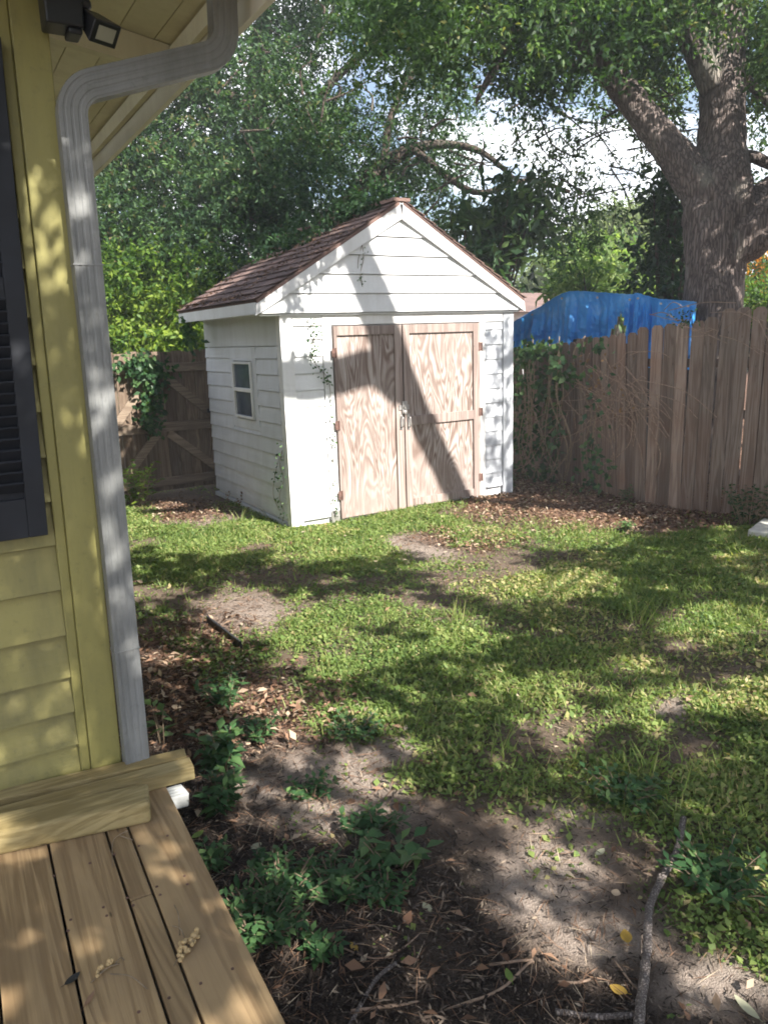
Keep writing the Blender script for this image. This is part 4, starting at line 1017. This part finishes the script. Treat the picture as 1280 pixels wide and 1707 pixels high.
vine('ivy_vine', 'thin ivy runner climbing the shed beside the left door edge', [p1], along(p1[:5], 80, .032, .04, .03)+along(p1[4:], 46, .009, .03, .012), 'vine', .036, .022)
p2 = [py_(a, b, 6.83) for a, b in ((610, 386), (604, 405), (606, 430), (601, 455), (604, 478))]
vine('dried_vine', 'grey dried vine trace hanging down the middle of the white gable', [p2, [p2[1], p2[1]+[-.05, 0, -.15], p2[2]+[-.07, 0, -.1]]], along(p2, 22, .035, .05, .012), 'vine', .03, .016, rad=.003)
p3 = [px_(a, b, 2.972) for a, b in ((471, 750), (467, 775), (473, 800), (466, 828), (474, 855), (470, 872))]
vine('dried_vine', 'pale withered creeper at the foot of the shed side wall near the corner', [p3, [p3[0], p3[1]+[0, .1, -.05], p3[3]+[0, .16, .0], p3[4]+[0, .12, 0]]], along(p3, 60, .06, .06, .02, 'x'), 'vine', .036, .02, rad=.003)
p4 = [px_(a, b, 2.972) for a, b in ((384, 822), (380, 835), (386, 846))]; p5 = [px_(a, b, 2.972) for a, b in ((405, 822), (402, 838), (408, 850))]
vine('dried_vine', 'two short brown creeper stems at the far foot of the shed side wall', [p4, p5], along(p4, 12, .02, .03, .01, 'x')+along(p5, 12, .02, .03, .01, 'x'), 'dryleaf', .04, .025, rad=.003)
g1 = [py_(a, b, 9.63) for a, b in ((238, 600), (246, 630), (250, 665), (246, 700), (250, 715))]; g2 = [py_(a, b, 9.64) for a, b in ((205, 612), (225, 606), (250, 610), (270, 630))]
vine('hanging_vine', 'dark green vine hanging over the top of the wooden gate', [g1, g2], along(g1[:4], 330, .085, .10, .07)+along(g2, 260, .10, .07, .06)+along(g1[3:], 30, .05, .04, .05), 'vine', .085, .05, rad=.008)
g3 = [px_(a, b, 2.80) for a, b in ((312, 528), (318, 545), (322, 562), (330, 575))]
vine('hanging_vine', 'green vine tuft hanging under the rear corner of the shed eave', [g3], along(g3, 110, .10, .07, .05, 'x'), 'vine', .08, .045, rad=.006)
FX = 6.46
def fp(a, b, o=0.0): return px_(a, b, FX-o)
s = []
for a in range(16):
    x = random.uniform(852, 935); s.append([fp(x, random.uniform(560, 600), .05), fp(x+random.uniform(-15, 15), 660, .15), fp(x+random.uniform(-20, 20), 740, .1), fp(x+random.uniform(-25, 25), 800, .02)])
lv = []
for a, b, sx, sy, n in ((880, 588, 22, 10, 60), (900, 578, 22, 8, 36), (860, 620, 12, 30, 34), (868, 690, 12, 40, 22), (895, 640, 18, 26, 20), (920, 740, 12, 12, 12), (928, 715, 8, 8, 8), (942, 628, 20, 10, 26), (930, 606, 16, 12, 20)):
    for k in range(n): lv.append(fp(a+random.gauss(0, sx*.6), b+random.gauss(0, sy*.7), random.uniform(.03, .28)))
lv += [fp(random.uniform(850, 935), random.uniform(585, 800), random.uniform(-.25, .02)) for k in range(420)]  # extra dark leaves at the back, filling in the corner's deep shade
vine('fence_vine', 'leafy vine, dark leaves added for shade, with bare hanging stems in the corner between shed and fence', s, lv, 'magnolia', .105, .065, rad=.007, out=(-1, -.4, 0), loc=(6.4, 7.2, 0))
s = [[fp(985, 800, .05), fp(975, 740, .06), fp(985, 690, .06), fp(965, 640, .05), fp(955, 590, .05), fp(975, 560, .03)], [fp(995, 810, .05), fp(1000, 760, .08), fp(988, 720, .08), fp(1000, 660, .05)]]
lv = [fp(988+random.gauss(0, 14), 770+random.gauss(0, 26), random.uniform(.02, .15)) for k in range(90)]+[fp(965+random.gauss(0, 22), 615+random.gauss(0, 14), random.uniform(.02, .12)) for k in range(24)]+[fp(1000+random.gauss(0, 10), 680+random.gauss(0, 18), random.uniform(.02, .1)) for k in range(20)]+[fp(980+random.gauss(0, 22), 572+random.gauss(0, 7), random.uniform(.02, .1)) for k in range(26)]
vine('fence_vine', 'green climbing vine growing up the left part of the board fence', s, lv, 'vine', .085, .05, rad=.006, out=(-1, -.4, 0), loc=(6.45, 6.3, 0))
s = []
for k in range(54):
    a, b = random.uniform(930, 1070), random.uniform(585, 700); an = random.choice([random.gauss(.25, .4), random.gauss(1.0, .35), random.gauss(2.2, .4)]); ln = random.uniform(40, 150)
    s.append([fp(a, b, .05), fp(a+ln*.4*math.cos(an)+random.uniform(-9, 9), b+ln*.4*math.sin(an)+random.uniform(-9, 9), .07), fp(a+ln*.75*math.cos(an)+random.uniform(-9, 9), b+ln*.75*math.sin(an), .06), fp(a+ln*math.cos(an+.15), b+ln*math.sin(an+.15), .05)])
vine('dead_vine', 'tangle of bare tan vine twigs clinging to the middle of the board fence', s, [fp(random.uniform(950, 1060), random.uniform(590, 700), .06) for k in range(40)], 'dryleaf', .05, .03, rad=.0042, out=(-1, -.4, 0), stemmat='twig', loc=(6.45, 6.0, 0))
s = []
for k in range(16):
    a, b = random.uniform(1080, 1280), random.uniform(515, 575); xx = np.interp(a, [1080, 1150, 1280], [6.48, 6.50, 6.80]); an = random.gauss(.3, .6); ln = random.uniform(30, 120)
    q = lambda u, v: px_(u, v, xx-.05); s.append([q(a, b), q(a+ln*.5*math.cos(an), b+ln*.5*math.sin(an)+random.uniform(-10, 10)), q(a+ln*math.cos(an), b+ln*math.sin(an))])
vine('dead_vine', 'wispy bare vine stems draped over the fence top below the oak', s, [px_(1140+random.gauss(0, 10), 530+random.gauss(0, 7), 6.52) for k in range(60)], 'vine', .05, .018, rad=.003, out=(-1, -.4, 0), stemmat='twig', loc=(6.6, 4.9, 0))

# ------------------------------------------------------------------ small plants
def plant(name, label, px, py, h, nst, spread, L, W, mat='weed', z=0.0, cat='weed', leaves=9, tv=0.0, grp=None, up=.7):
    if cat == 'weed': h *= .72; spread *= .85; L *= .85; W *= .85
    b = gz(px, py, z); t = thing(name, tuple(b), label, cat, grp); m = MB(); P = []; D = []
    for k in range(nst):
        an = random.random()*6.283; rr = spread*random.random()**.6; tip = b+np.array([math.cos(an)*rr, math.sin(an)*rr, h*random.uniform(.55, 1.1)])
        o = b+np.array([math.cos(an), math.sin(an), 0])*rr*.35; mid = (o+tip)/2+np.array([0, 0, h*.12]); c = catmull([o, mid, tip], 5); m.tube(c, list(np.linspace(.0035, .0015, len(c)))if L < .1 else .004, 5)
        for q in range(leaves):
            u = (q+.8)/leaves; p = c[min(int(u*len(c)), len(c)-1)]; a2 = q*2.4+random.random()
            P.append(p); D.append([math.cos(a2), math.sin(a2), up*random.uniform(-.3, .8)])
    m.build('stems', M['vine'] if False else M['vinestem'], t)
    n = len(P); P = np.array(P); N = rdir(n)*.35+np.array([0, 0, 1.0])
    leafmesh('leaves', P, np.array(D), N, L*rng.uniform(.6, 1.15, n), W*rng.uniform(.7, 1.15, n), np.clip(rng.normal(.5+tv, .2, n), 0, 1), M[mat], t)
    return t
plant('leafy_weed', 'dense low dark green weed mat nearest the deck edge', 430, 1560, .13, 60, .19, .055, .021)
plant('leafy_weed', 'dark green weed mound behind the weed mat beside the deck', 470, 1505, .14, 54, .20, .055, .021)
plant('leafy_weed', 'dark green weed clump at the middle of the weedy patch right of the deck', 560, 1490, .12, 44, .17, .055, .022)
plant('leafy_weed', 'lower weed sprig at the front of the weedy patch beside the deck', 540, 1590, .09, 18, .09, .05, .020)
plant('leafy_weed', 'loose weed clump at the right end of the weedy patch', 645, 1500, .09, 22, .13, .05, .021)
plant('broadleaf_weed', 'taller weed with broad pale green leaves at the right of the weedy patch', 655, 1450, .16, 9, .14, .10, .05, leaves=6, tv=.15)
plant('broadleaf_weed', 'single bright upright seedling behind the weedy patch', 620, 1440, .12, 2, .03, .08, .04, leaves=4, tv=.4)
plant('leafy_weed', 'small weed sprout on dark soil midway along the deck edge', 430, 1448, .08, 6, .06, .05, .02)
plant('leafy_weed', 'weed clump tight against the deck edge above the weed mat', 350, 1450, .12, 14, .08, .06, .026)
plant('leafy_weed', 'bushy dark weed beside the white outlet of the downspout', 372, 1352, .2, 22, .12, .08, .03)
plant('broadleaf_weed', 'dark broad-leaved weed just beyond the long overhanging timber', 365, 1285, .22, 14, .15, .10, .045)
plant('broadleaf_weed', 'bright green seedling right beside the foot of the downspout', 272, 1240, .26, 3, .05, .11, .05, leaves=4, tv=.45)
plant('leafy_weed', 'shaded weed clump on brown litter below the black edging strip', 380, 1175, .18, 22, .2, .07, .03)
plant('leafy_weed', 'weed clump on pink straw right of the downspout foot', 430, 1235, .13, 14, .13, .06, .028)
plant('leafy_weed', 'green weed in front of the long overhanging timber on sandy soil', 520, 1330, .08, 16, .14, .05, .022)
plant('leafy_weed', 'sunny weed clump between two sandy patches in the lower lawn', 590, 1225, .10, 22, .17, .05, .024, tv=.2)
plant('leafy_weed', 'weed clump on the shaded sandy soil in the middle foreground', 620, 1385, .10, 20, .16, .06, .026)
plant('leafy_weed', 'weed spray at the lower lawn edge by the stick tip', 1040, 1330, .12, 26, .2, .06, .028, tv=.15)
plant('leafy_weed', 'weed clump right of the long fallen stick', 1200, 1480, .12, 30, .22, .06, .028, tv=.05)
plant('leafy_shrub', 'bright leafy shrub at the foot of the dark gate', 232, 845, .50, 26, .30, .11, .05, mat='lime', cat='shrub', tv=.15)
plant('leafy_shrub', 'low dark bush against the right fence by the concrete slab', 1245, 872, .36, 40, .30, .06, .03, cat='shrub', tv=-.2)
plant('leafy_weed', 'small weed at the base of the shed right corner board', 850, 818, .30, 14, .12, .07, .03)
plant('leafy_weed', 'bright weed at the lit edge of the leaf litter near the fence', 1040, 888, .15, 14, .12, .06, .03, tv=.3)
plant('leafy_weed', 'small weed at the fence foot behind the leaf litter', 1045, 838, .22, 12, .12, .06, .03)
def tuft(label, px, py, h, n, sp):
    b = gz(px, py); c = np.repeat(b[None], n, 0)+np.stack([rng.normal(0, sp, n), rng.normal(0, sp, n), np.zeros(n)], 1)
    D = rdir(n)*.35+np.array([0, 0, 1.0]); o = leafmesh('grass_tuft', c, D, rdir(n), h*rng.uniform(.5, 1.1, n), .007, np.clip(rng.normal(.6, .2, n), 0, 1), M['lawn'], droop=.4, wide=.3)
    tag(o, label, 'grass tuft', 'grass tufts standing above the lawn')
tuft('tall grass tuft in the middle of the lawn below the shed doors', 755, 1035, .17, 26, .05)
tuft('dense grass tuft at the right side of the lawn beside dry grass', 1075, 1040, .22, 60, .07)
tuft('sparse tall grass blades at the lower right of the lawn', 1090, 1290, .22, 12, .06)
tuft('curved pale grass blades in the dark lower lawn', 865, 1190, .2, 8, .05)
tuft('few grass blades on the lower left edge of the lawn', 840, 1265, .18, 8, .05)
tuft('grass tuft by the left shed corner in sunlight', 420, 865, .16, 24, .10)

# ------------------------------------------------------------------ things on the ground
def ground_path(pts, lift=.015): return [gz(a, b)+[0, 0, lift] for a, b in pts]
m = MB(); P = catmull(ground_path([(1138, 1372), (1128, 1425), (1105, 1470), (1082, 1520), (1078, 1580), (1072, 1640), (1066, 1690), (1060, 1760)], .022), 6)
m.tube(P, list(np.linspace(.011, .015, len(P))), 10, jit=.12); br = catmull(ground_path([(1082, 1520), (1092, 1495), (1098, 1470)], .03), 3); m.tube(br, .006, 6)
tag(m.build('fallen_stick', M['stick'], None, smooth=True), 'long crooked grey fallen stick lying at the lower right', 'stick')
for pts, r, lb in (([(580, 1720), (625, 1640), (660, 1610)], .006, 'dark slim twig on mulch beside the front of the deck'), ([(735, 1690), (830, 1655), (880, 1610), (890, 1608)], .004, 'thin pale twig lying on dark mulch left of the long stick'), ([(585, 1690), (640, 1683), (700, 1675)], .005, 'flat pale bark strip on mulch near the deck corner'), ([(815, 1612), (860, 1606), (888, 1604)], .004, 'short green stem on mulch beside a pale green leaf'), ([(930, 1640), (960, 1642), (985, 1636)], .004, 'short pale twig on sand left of the long stick'), ([(925, 1692), (990, 1700), (1055, 1698)], .008, 'dark root-like stick crossing the foot of the long stick'), ([(1020, 1600), (1050, 1640), (1075, 1665)], .003, 'tiny twig crossing left of the long stick near its lower end'), ([(560, 1580), (640, 1600), (720, 1540), (740, 1500)], .003, 'wiry bare stem arching over the mulch right of the weeds')):
    m = MB(); m.tube(catmull(ground_path(pts, r+.004), 5), r, 6, jit=.15); tag(m.build('fallen_twig', M['twig'] if r < .0055 else M['stick'], None, smooth=True), lb, 'twig', 'twigs fallen on the bare soil')
LG = 'single leaves lying on the bare soil'
flatleaf('fallen_leaf', 1043, 1563, .006, .055, .036, .9, 'yellowleaf', 'yellow-orange leaf on dark mulch left of the long stick, upper one', grp=LG)
flatleaf('fallen_leaf', 1030, 1652, .006, .05, .035, 2.0, 'yellowleaf', 'dull yellow leaf low down beside the long stick', grp=LG)
flatleaf('fallen_leaf', 1243, 1682, .01, .085, .028, 1.4, 'paleleaf', 'large pale grey-green leaf in the bottom right corner', grp=LG)
flatleaf('fallen_leaf', 848, 1628, .006, .05, .022, 1.2, 'greenleaf', 'pale green leaf on dark mulch beside the short green stem', grp=LG)
flatleaf('fallen_leaf', 428, 1412, .006, .045, .036, .3, 'paleleaf', 'round pale leaf on dark soil beside the deck edge', grp=LG)
flatleaf('fallen_leaf', 1026, 1490, .006, .035, .03, .5, 'litter', 'brown round leaf in the shadow left of the long stick', grp=LG)
flatleaf('fallen_leaf', 1000, 1422, .006, .05, .026, 0.2, 'paleleaf', 'greyish leaf on sunny sand left of the stick tip', grp=LG)
flatleaf('fallen_leaf', 590, 1580, .008, .04, .022, 1.6, 'yellowleaf', 'small yellowish leaf in front of the weedy patch', grp=LG)
flatleaf('fallen_leaf', 712, 1515, .008, .05, .03, 1.5, 'paleleaf', 'pale dry leaf right of the weedy patch', grp=LG)
flatleaf('fallen_leaf', 330, 1393, .03, .055, .03, .4, 'greenleaf', 'bright pale leaf standing against the deck edge', grp=LG)
flatleaf('fallen_leaf', 777, 1478, .006, .04, .03, 2.2, 'greenleaf', 'small green leaf on the sandy patch in the middle foreground', grp=LG)
# garden edging, slab, white post
a, b = gz(347, 1036), gz(402, 1082); m = MB(); m.bar(a+[0, 0, .0], b+[0, 0, .01], .012, .07); m.tube([a+[0, 0, .034], b+[0, 0, .044]], .009, 8)
tag(m.build('garden_edging', M['black'], None), 'black plastic garden edging strip sticking out of the soil', 'garden edging')
c = gz(1268, 892); m = MB(); m.box((c[0]-.12, c[1]-.36, .0), (c[0]+.42, c[1]+.12, .065), rot=Matrix.Rotation(R(20), 3, 'Z') @ Matrix.Rotation(R(3), 3, 'X'))
tag(m.build('concrete_slab', M['concrete'], None, bevel=.012), 'pale concrete stepping slab at the right edge by the low bush', 'paving slab')
c = gz(199, 905); m = MB(); m.box((c[0]-.17, c[1], 0), (c[0]+.055, c[1]+.2, .80)); m.box((c[0]-.18, c[1]-.01, .80), (c[0]+.065, c[1]+.21, .83)); m.box((c[0]-.1, c[1]-.006, .5), (c[0]+.02, c[1]+.0, .7))
tag(m.build('utility_box', M['drain_white'], None, bevel=.01), 'white utility box peeping out behind the downspout', 'utility box')

# ------------------------------------------------------------------ tall tree behind the viewer: unseen, leaf clumps set point by point to cast wanted shade
LIT = [(640, 872, 280, 32), (900, 880, 130, 24), (330, 868, 140, 22), (310, 905, 110, 18), (560, 902, 140, 24), (240, 987, 34, 13), (400, 1022, 70, 36), (545, 1060, 85, 52), (680, 1022, 66, 20), (690, 1088, 56, 14),
       (455, 1180, 62, 32), (568, 1192, 46, 14), (370, 1236, 24, 16), (502, 1235, 15, 11), (605, 1262, 36, 16), (615, 1288, 28, 13), (708, 1256, 24, 16), (945, 899, 84, 13), (790, 945, 78, 32), (900, 978, 84, 25), (763, 1060, 46, 22),
       (1190, 1045, 92, 28), (1038, 1104, 34, 12), (942, 1194, 50, 28), (1008, 1178, 28, 18), (1125, 1181, 27, 15), (1230, 1168, 52, 29), (890, 1255, 19, 26), (874, 1138, 68, 14), (1180, 1262, 20, 14),
       (967, 1352, 60, 15), (835, 1415, 30, 22), (925, 1428, 42, 44), (990, 1435, 28, 34), (825, 1478, 18, 24), (922, 1502, 44, 24), (884, 1542, 38, 36), (976, 1556, 48, 22), (945, 1598, 21, 22), (1015, 1640, 26, 21), (1118, 1597, 28, 16), (1228, 1616, 54, 40), (1150, 1672, 60, 36), (1194, 1360, 20, 16), (1140, 1494, 14, 10), (1200, 1441, 22, 14),
       (427, 1319, 32, 14), (375, 1250, 28, 20), (536, 1389, 16, 7), (138, 1323, 17, 16), (39, 1319, 14, 9), (30, 1390, 34, 17), (183, 1355, 10, 20), (255, 1418, 20, 22), (655, 1310, 30, 12)]
LITW = [(35, 290, 26, 36), (70, 330, 42, 48), (112, 335, 36, 60), (137, 350, 34, 66), (75, 475, 38, 52), (150, 540, 30, 60), (115, 640, 36, 56), (152, 650, 40, 60), (60, 560, 25, 25), (160, 740, 24, 30), (135, 870, 22, 26), (182, 890, 25, 52), (195, 1000, 20, 42), (85, 1160, 42, 42), (105, 1215, 36, 30), (20, 1135, 20, 22), (155, 1160, 16, 44), (218, 1090, 25, 62), (30, 640, 20, 30)]
LITB = [(a, b, c*1.15+8, d*1.2+7) for a, b, c, d in LIT]
def make_shade_tree():
    base = (9.2, -1.0, 0)
    t = mtree('unseen_shade_oak', base, 'tall forked oak behind the viewer whose shadow falls on the shed doors, its crown laid out for shade', 'tree')
    D0 = SUN*8.2
    def lim(pts, r, nm='limb', extra=None):
        P = [np.array(p)+D0 for p in pts]; rr = list(r)
        if extra: P = [np.array(e) for e in extra]+P; rr = [.34, .27, .2][:len(extra)]+rr
        C = catmull(P, 6); q = np.interp(np.linspace(0, len(P)-1, len(C)), range(len(P)), rr); m = MB(); m.tube(C, list(q), 14, jit=.05); m.build(nm, M['bark'], t, smooth=True)
    lim([(5.12, 6.9, -.15), (4.68, 6.9, .72), (4.30, 6.9, 1.45), (3.98, 6.9, 2.2), (3.76, 6.9, 2.75), (3.45, 6.9, 3.6), (3.3, 6.6, 4.6)], [.13, .125, .15, .17, .16, .13, .09], 'trunk', extra=[base, (8.4, .0, 2.4), (7.6, .7, 4.0)])
    lim([(4.34, 6.9, 1.25), (4.0, 6.9, 1.52), (3.5, 6.9, 1.45), (3.05, 6.9, 1.46), (2.4, 6.8, 1.7)], [.13, .145, .145, .14, .09])
    C = []; rad = []
    def put(g, r, h0=3.0, h1=5.6):
        for _ in range(8):
            h = rng.uniform(h0, h1); c = g+SUN*((h-g[2])/SUN[2]); q = proj(c)[0]
            if q[2] < 0 or not (-90 < q[0] < 1370 and -120 < q[1] < 1800): C.append(c); rad.append(r); return
    # yard
    sp = .145
    for x in np.arange(-1.6, 9.0, sp):
        for y in np.arange(-2.6, 10.6, sp):
            gx, gy = x+rng.uniform(-.5, .5)*sp, y+rng.uniform(-.5, .5)*sp
            z = ZD if (gx < .55 and gy < 2.7) else 0.0
            if gx < .45 and gy > 2.7: continue
            if gy > 6.85 and 2.7 < gx < 6.15: continue
            q = proj((gx, gy, z))[0]; inf = q[2] > 0 and -30 < q[0] < 1310 and q[1] < 1740
            if inf:
                e = float(ell(q[0]+(vnoise(gx, gy, .22, 4)-.5)*44, q[1]+(vnoise(gx, gy, .22, 8)-.5)*22, LITB, .16))
                if gx > 6.0 and gy > 5.6: e = 0
                if rng.random() < e*1.5: continue
                if z == 0 and (vnoise(gx, gy, .15, 44) > .79 or rng.random() < .04): continue
            elif rng.random() < (.45 if gy < 7 else .6): continue
            put(np.array([gx, gy, z]), .06)
            if z > 0 and rng.random() < .6: put(np.array([gx+rng.uniform(-.06, .06), gy+rng.uniform(-.06, .06), z]), .06)
    for y in np.arange(2.9, 6.6, .16):
        for z in np.arange(.1, 2.1, .16):
            x = np.interp(y, [2.9, 3.35, 4.35, 5.05, 5.7, 6.6], [7.5, 7.33, 6.9, 6.55, 6.5, 6.65]); put(np.array([x, y+rng.uniform(-.05, .05), z]), .075)
    for k in range(46):
        p = at(rng.uniform(1130, 1250), rng.uniform(150, 520), 8.55) if k < 28 else at(*(lambda u: (1150-190*u, 290-220*u+rng.uniform(-30, 30)))(rng.random()), 8.6)
        put(p, .075, 7.5, 10)
    # house wall and shutter
    for x in np.arange(-.45, .64, .062):
        for z in np.arange(.3, 2.5, .062):
            q = proj((x, HW-.03, z))[0]; nz_ = vnoise(x, z, .13, 6)
            e = float(ell(q[0]+(nz_-.5)*30, q[1]+(nz_-.5)*40, LITW, .3))
            if rng.random() < e*.95 or rng.random() < .05: continue
            put(np.array([x+rng.uniform(-.03, .03), HW-.03, z+rng.uniform(-.03, .03)]), .035, 4.5, 6.5)
    # dapple on the right edge of the shed front
    for k in range(26):
        x = rng.uniform(5.5, 6.05); z = rng.uniform(.1, 2.6)
        if z > 2.1 and rng.random() < .4: continue
        put(np.array([x, 6.88, z]), .05, 5, 7.5)
    for x in np.arange(2.75, 4.3, .15):
        for y in np.arange(6.9, 9.7, .15):
            z = 2.23+(x-2.72)*.59
            if vnoise(x*1.6, y, .34, 12) > .56: continue
            put(np.array([x+rng.uniform(-.06, .06), y+rng.uniform(-.06, .06), z+.03]), .075, 7, 10.5)
    for k in range(44):
        put(np.array([rng.uniform(5.42, 5.86), 6.88, rng.uniform(.1, 2.05)]), .05, 6, 9)
    for k in range(5): put(np.array([rng.uniform(3.5, 3.7), 6.88, rng.uniform(2.2, 2.9)]), .03, 6, 8)
    C = np.array(C); rad = np.array(rad); n = len(C)
    big = rad > .055
    leafmesh('crown', *cat_(sprays(C[big], rad[big], 7, lpt=8, twigL=.08, L=.08, W=.054), sprays(C[~big], rad[~big], 3, lpt=8, twigL=.06, L=.06, W=.046)), M['oakleaf'], t)  # loose clumps, each set where its shadow should fall
    roots = [np.array([7.6, .7, 4.0]), np.array([8.3, .1, 2.7]), np.array([4.98, .74, 10.1])]; made = 0
    for k in rng.permutation(n):
        c = C[k]; root = roots[int(np.argmin([np.linalg.norm(c-q) for q in roots]))]; pts = np.array(catmull([root, (root+c)/2+[0, 0, .5], c], 5))
        g = pts-SUN*((pts[:, 1]-6.9)/SUN[1])[:, None]; w_ = pts-SUN*((pts[:, 1]-HW)/SUN[1])[:, None]
        if ((g[:, 0] > 2.6) & (g[:, 0] < 6.1) & (g[:, 2] > -.1) & (g[:, 2] < 3.3)).any() or ((np.abs(w_[:, 0]) < .7) & (w_[:, 2] > .3) & (w_[:, 2] < 2.6)).any(): continue
        m = MB(); m.tube(pts, list(np.linspace(.022, .006, len(pts))), 5); m.build('branch', M['bark2'], t); made += 1
        if made >= 12: break
make_shade_tree()

# ------------------------------------------------------------------ thin volume added to stand in for lens glare
GLARE_HAZE = .003
if GLARE_HAZE:
    m = MB(); m.box((-75, -75, -1.2), (75, 75, 22)); hm = bpy.data.materials.new('glare_haze'); hm.use_nodes = True; hn = hm.node_tree; hn.nodes.remove(hn.nodes['Principled BSDF'])
    pv = hn.nodes.new('ShaderNodeVolumePrincipled'); pv.inputs['Color'].default_value = (.86, .92, 1, 1); pv.inputs['Density'].default_value = GLARE_HAZE; pv.inputs['Anisotropy'].default_value = 0.0
    hn.links.new(pv.outputs[0], hn.nodes['Material Output'].inputs['Volume']); tag(m.build('glare_haze', hm), None, None, kind='stuff')
# ------------------------------------------------------------------ light, sky, camera
W = bpy.data.worlds.new('World'); S.world = W; W.use_nodes = True; nt = W.node_tree
bg = nt.nodes['Background']; sky = nt.nodes.new('ShaderNodeTexSky'); sky.sky_type = 'NISHITA'; sky.sun_disc = False
sky.sun_elevation = ELEV; sky.sun_rotation = math.atan2(SH[0], SH[1]); sky.air_density = 1.0; sky.dust_density = 1.0; sky.ozone_density = 1.5
tc = nt.nodes.new('ShaderNodeTexCoord'); mp = nt.nodes.new('ShaderNodeMapping'); mp.inputs['Scale'].default_value = (1, 1, 2.2); nt.links.new(tc.outputs['Generated'], mp.inputs['Vector'])
cl = noise(nt, mp.outputs[0], 2.6, 8, .6, .4)
cf = ramp(nt, cl, [(.40, (0, 0, 0)), (.49, (1, 1, 1))])
sx = nt.nodes.new('ShaderNodeSeparateXYZ'); nt.links.new(tc.outputs['Generated'], sx.inputs[0])
band = ramp(nt, sx.outputs[2], [(.42, (1, 1, 1)), (.62, (.12, .12, .12))])
cf = mixc(nt, 1.0, cf, band, 'MULTIPLY')
c = mixc(nt, cf, sky.outputs[0], (12, 12.3, 12.9)); nt.links.new(c, bg.inputs['Color']); bg.inputs['Strength'].default_value = .062
sl = bpy.data.lights.new('sun', 'SUN'); sl.energy = 5.0; sl.angle = R(.45); sl.color = (1, .95, .86)
so = bpy.data.objects.new('sun', sl); COL.objects.link(so); so.rotation_euler = Vector(SUN).to_track_quat('Z', 'Y').to_euler(); so.location = (4, -6, 12)
cam = bpy.data.cameras.new('camera'); cam.sensor_fit = 'VERTICAL'; cam.sensor_height = 36; cam.lens = F/1707*36; cam.clip_end = 1000; cam.clip_start = .05
co = bpy.data.objects.new('camera', cam); COL.objects.link(co)
mw = Matrix(CAM.T.tolist()).to_4x4(); mw.translation = Vector(EYE); co.matrix_world = mw; S.camera = co
S.view_settings.view_transform = 'Standard'; S.view_settings.look = 'None'; S.view_settings.exposure = 1.72; S.view_settings.gamma = 1
S.render.engine = 'CYCLES'; S.cycles.filter_width = 1.8; S.cycles.max_bounces = 7; S.cycles.diffuse_bounces = 4; S.cycles.transmission_bounces = 4; S.cycles.use_denoising = True
